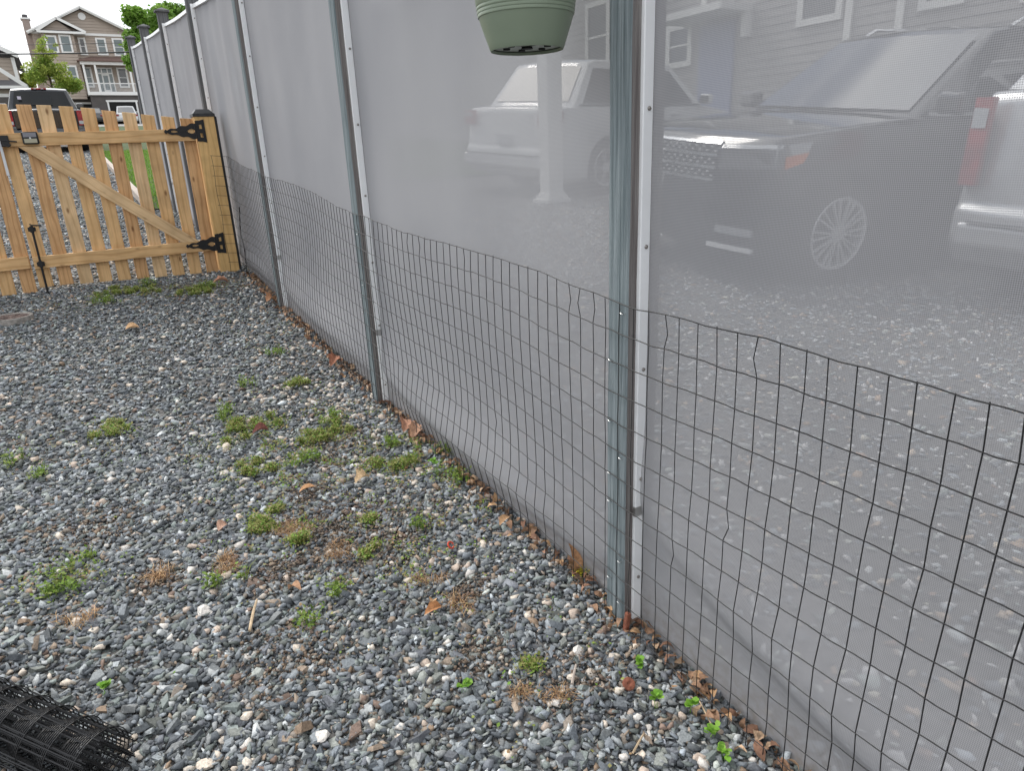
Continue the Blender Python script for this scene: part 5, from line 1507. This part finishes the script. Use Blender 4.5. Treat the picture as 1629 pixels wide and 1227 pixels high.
b = MB().box((-6.6, 64.5, 5.3), (6.5, 2.6, 3.2)); lpart(b, 'garage_wall', M['siding'])
b = MB().box((-6.2, 63.15, 6.32), (6.6, .1, .22)); lpart(b, 'garage_trim', M['trim'])
b = MB().box((-6.2, 63.17, 5.2), (5.0, .06, 2.0)); lpart(b, 'garage_door', M['base'])
rf = MB()
rf.add([(-2.55, 62.7, 6.85), (-9, 62.7, 6.85), (-9, 65.9, 7.7), (-3.2, 65.9, 7.7), (-2.55, 62.7, 6.75), (-9, 62.7, 6.75), (-9, 65.9, 6.75), (-2.55, 65.9, 6.75)], [(0, 1, 2, 3), (0, 4, 5, 1), (4, 7, 6, 5), (0, 3, 7, 4)])
r3 = lpart(rf, 'garage_roof', M['shingle'])
rk = MB().bar((-2.6, 62.6, 6.86), (-4.3, 62.6, 8.25), .26, .06, upv=(0, -1, 0)); rk.bar((-2.5, 62.65, 6.82), (-9, 62.65, 6.82), .07, .18); rk.bar((-4.3, 62.6, 8.25), (-5.9, 62.6, 6.86), .26, .06, upv=(0, -1, 0))
rk.build('rake_board', M['trim'], r3)
b = MB(); lap(b, (0, 63.0, 0), A_, N_, 7.3, 8.1, lambda z: -4.3-(8.2-z)*1.15, lambda z: -4.3+(8.2-z)*.9, .2, .03); lpart(b, 'gable_wall', M['siding'], fix=False)

# house behind the mesh: wall parallel to the fence
XW = 12.
bh_ = thing('house', 'grey lap sided house with white framed windows seen dimly through the mesh', 'house', (XW, 8, gz(XW, 8)))
bo_ = -Vector(bh_.location)
A2, N2 = (0, -1, 0), (-1, 0, 0)
def bpart(b, nm, mt, **k): return b.build(nm, mt, bh_, loc=bo_, **k)
b = MB(); lap(b, (XW, 0, 0), A2, N2, -.4, 7.0, lambda z: -60, lambda z: 3, .16, .018); bpart(b, 'lap_siding', M['sidinggrey'], fix=False)
b = MB().box((XW+4.03, 28.5, 3.3), (8, 63, 7.6)); bpart(b, 'walls', M['sidinggrey'])
b = MB(); 
for yv in (8.0, 9.0, 12.7): b.box((XW-.03, yv, 4.8), (.06, .14, 4.6))
bpart(b, 'corner_board', M['trim'])
def wpx(a0, a1, z0, z1, rows=2, cols=1, glass='glassdark'):
    wnd = window(bh_, (XW, 0, 0), A2, N2, -a0, -a1, z0, z1, .13, rows, cols, glass); wnd.location = bo_
wpx(10.02, 9.28, 3.42, 5.0); wpx(7.55, 7.05, 3.30, 4.9); wpx(5.95, 5.45, 3.15, 4.8); wpx(13.75, 13.15, 3.05, 3.75); wpx(17, 16.2, 3.3, 4.8)
b = MB().box((XW-.04, 12.25, 2.55), (.08, 1.0, 2.3)); bpart(b, 'entry_door', M['doorblue'])
b = MB().box((XW-.5, 12.3, 3.86), (1.0, 2.0, .14)); bpart(b, 'door_hood', M['trim'])
b = MB().box((XW-.10, 11.38, 3.60), (.2, .14, .6)); bpart(b, 'hood_bracket', M['trim'])
b = MB()
b.add([(XW-.6, -4, 7.0), (XW-.6, 61, 7.0), (XW+4, 61, 9.6), (XW+4, -4, 9.6), (XW+8.6, 61, 7.0), (XW+8.6, -4, 7.0)], [(0, 1, 2, 3), (3, 2, 4, 5), (0, 3, 5), (1, 4, 2), (0, 5, 4, 1)])
bpart(b, 'roof', M['shingle'])

# ------------------------------------------------------------------ trees
def leaf_cloud(blobs, n, size, cols, hollow=.35, flat=.5):
    """leaf quads spread through overlapping clumps"""
    wts = np.array([b_[3]**2 for b_ in blobs]); j = rng.choice(len(blobs), n, p=wts/wts.sum())
    B_ = np.array([b_[:3] for b_ in blobs]); rr = np.array([b_[3] for b_ in blobs])
    d = rng.normal(size=(n, 3)); d /= np.linalg.norm(d, axis=1)[:, None]
    rad = rr[j]*(hollow+(1.12-hollow)*rng.random(n)**.6)*np.where(rng.random(n) < .14, rng.uniform(1.0, 1.5, n), 1.)
    p = B_[j]+d*rad[:, None]*np.array([1, 1, .8])
    nn = rng.normal(size=(n, 3)); nn[:, 2] += flat; nn /= np.linalg.norm(nn, axis=1)[:, None]
    t_ = np.cross(nn, rng.normal(size=(n, 3))); t_ /= np.linalg.norm(t_, axis=1)[:, None]
    q_ = np.cross(nn, t_)
    s = size*rng.uniform(.6, 1.4, n)[:, None]
    v = np.stack([p-t_*s, p-q_*s*.45, p+t_*s, p+q_*s*.45], 1).reshape(-1, 3)
    f = np.arange(n*4).reshape(-1, 4)
    cb = cols[rng.integers(0, len(cols), len(blobs))]
    c = np.repeat((cb[j]*.5+cols[rng.integers(0, len(cols), n)]*.5)*rng.uniform(.75, 1.25, (n, 1)), 4, 0)
    return v, f, c
def tree(name, label, base, trunk_h, r0, blobs, n, size, cols, limbs, cat_='tree'):
    root = thing(name, label, cat_, base)
    o = np.array(base)
    tr = MB()
    tr.tube([(0, 0, -.3), (.02, .03, trunk_h*.4), (-.03, .05, trunk_h*.75), (.05, 0, trunk_h)], [r0, r0*.8, r0*.6, r0*.35], 9)
    for b_ in blobs[:limbs]:
        e = np.array(b_[:3])-o
        s_ = Vector((0, 0, trunk_h*random.uniform(.4, .9)))
        e_ = Vector(e); md = s_.lerp(e_, .5)+Vector((0, 0, -.1*(e_-s_).length))
        tr.tube([s_, md, e_], [r0*.35, r0*.22, r0*.08], 6)
    tr.build('trunk', M['bark'], root, smooth=50)
    v, f, c = leaf_cloud(blobs, n, size, cols)
    link('crown', npmesh('crown', v-o, f, c, M['leaf'], 'leaf_color'), root)
    return root
TG = np.array([(.17, .32, .05), (.22, .38, .06), (.12, .23, .04), (.28, .42, .09)])
YG = np.array([(.36, .44, .08), (.28, .40, .07), (.44, .48, .12), (.20, .32, .06)])
def blobset(c, R_, n, r, zs=.8):
    out = []
    for _ in range(n):
        d = rng.normal(size=3); d /= np.linalg.norm(d); k = rng.random()**.5
        out.append((c[0]+d[0]*R_[0]*k, c[1]+d[1]*R_[1]*k, c[2]+d[2]*R_[2]*k, r*rng.uniform(.6, 1.3)))
    return out
y = 50; S_ = 50/30.
TX = lambda x: (x+1.118)*S_-1.118
TZ = lambda z: (z-1.16)*S_+1.16
bl = blobset((TX(2.75), y, TZ(5.75)), (TX(3.35)-TX(2.6), 2.4, 1.5), 26, .60) + blobset((TX(1.75), y, TZ(5.6)), (.55, 1.2, 1.0), 10, .42) + blobset((TX(3.35), y, TZ(6.2)), (.9, 1.2, .7), 8, .5) + blobset((TX(1.95), y, TZ(6.15)), (.5, 1., .5), 6, .4) + [(TX(1.45), y, TZ(4.75), .36), (TX(1.52), y, TZ(4.55), .30), (TX(1.7), y, TZ(5.0), .45)]
tree('maple_tree', 'full green leafy tree rising behind the fence in front of the tan house', (TX(2.75), y, gz(TX(2.75), y)), 6.2, .24, bl, 19000, .13, TG, 12)
y = 56; S_ = 56/36.
SX = lambda x: (x+1.118)*S_-1.118
SZ = lambda z: (z-1.16)*S_+1.16
bl = blobset((SX(-1.12), y, SZ(5.4)), (.55, .6, 1.1), 14, .34) + blobset((SX(-1.5), y, SZ(4.85)), (.60, .6, .6), 14, .36) + blobset((SX(-.78), y, SZ(5.05)), (.55, .6, .4), 9, .36) + blobset((SX(-.55), y, SZ(4.5)), (.8, .8, .5), 18, .38) + [(SX(-1.1), y, SZ(6.1), .26), (SX(-.95), y, SZ(6.25), .18), (SX(-.65), y, SZ(6.0), .14)]
tree('young_tree', 'thin yellow green young tree between the pickup and the tan house', (SX(-1.1), y, gz(SX(-1.1), y)), SZ(6.2)-gz(0, y), .075, bl, 7500, .085, YG, 18)
y = 74; S_ = 74/36.
bl = blobset((SX(-2.05), y, SZ(4.6)), (.7, .7, .5), 12, .5)
tree('shrub', 'bright yellow green shrub between the two far houses', (SX(-2.05), y, gz(SX(-2.05), y)), 1.6, .06, bl, 3600, .12, np.array([(.34, .40, .05), (.26, .34, .05), (.40, .42, .08)]), 6, 'shrub')

# ------------------------------------------------------------------ overhead cables on poles outside the frame
def cable(y, pa, pb, r, label):
    pts = []
    for k in range(25):
        t_ = k/24; p = Vector(pa).lerp(Vector(pb), t_); p.z -= 4*t_*(1-t_)*.35
        pts.append(p)
    o = pts[0].copy()
    tag(MB().tube([p-o for p in pts], r, 6).build('overhead_cable', M['cable'], None, loc=o), label, 'cable')
cable(40, (-14, 40, 5.6+.35), (12, 40, 6.75+.35), .030, 'thick dark overhead cable crossing low in front of the tan house')
cable(50, (-16, 50, 7.4), (16, 50, 9.2), .014, 'thin overhead wire above the thick cable, across the upper windows')
def pole(x, y, h, label):
    p = thing('utility_pole', label, 'pole', (x, y, gz(x, y)))
    MB().lathe([(.14, -.4), (.13, 0), (.10, h)], 14).build('shaft', M['bark'], p)
    MB().box((0, 0, h-.6), (.10, 1.6, .12)).build('crossarm', M['bark'], p)
pole(-14.2, 45, 7.2, 'utility pole left of the frame carrying the overhead cables')
pole(16.2, 45, 7.6, 'utility pole right of the frame carrying the overhead cables')
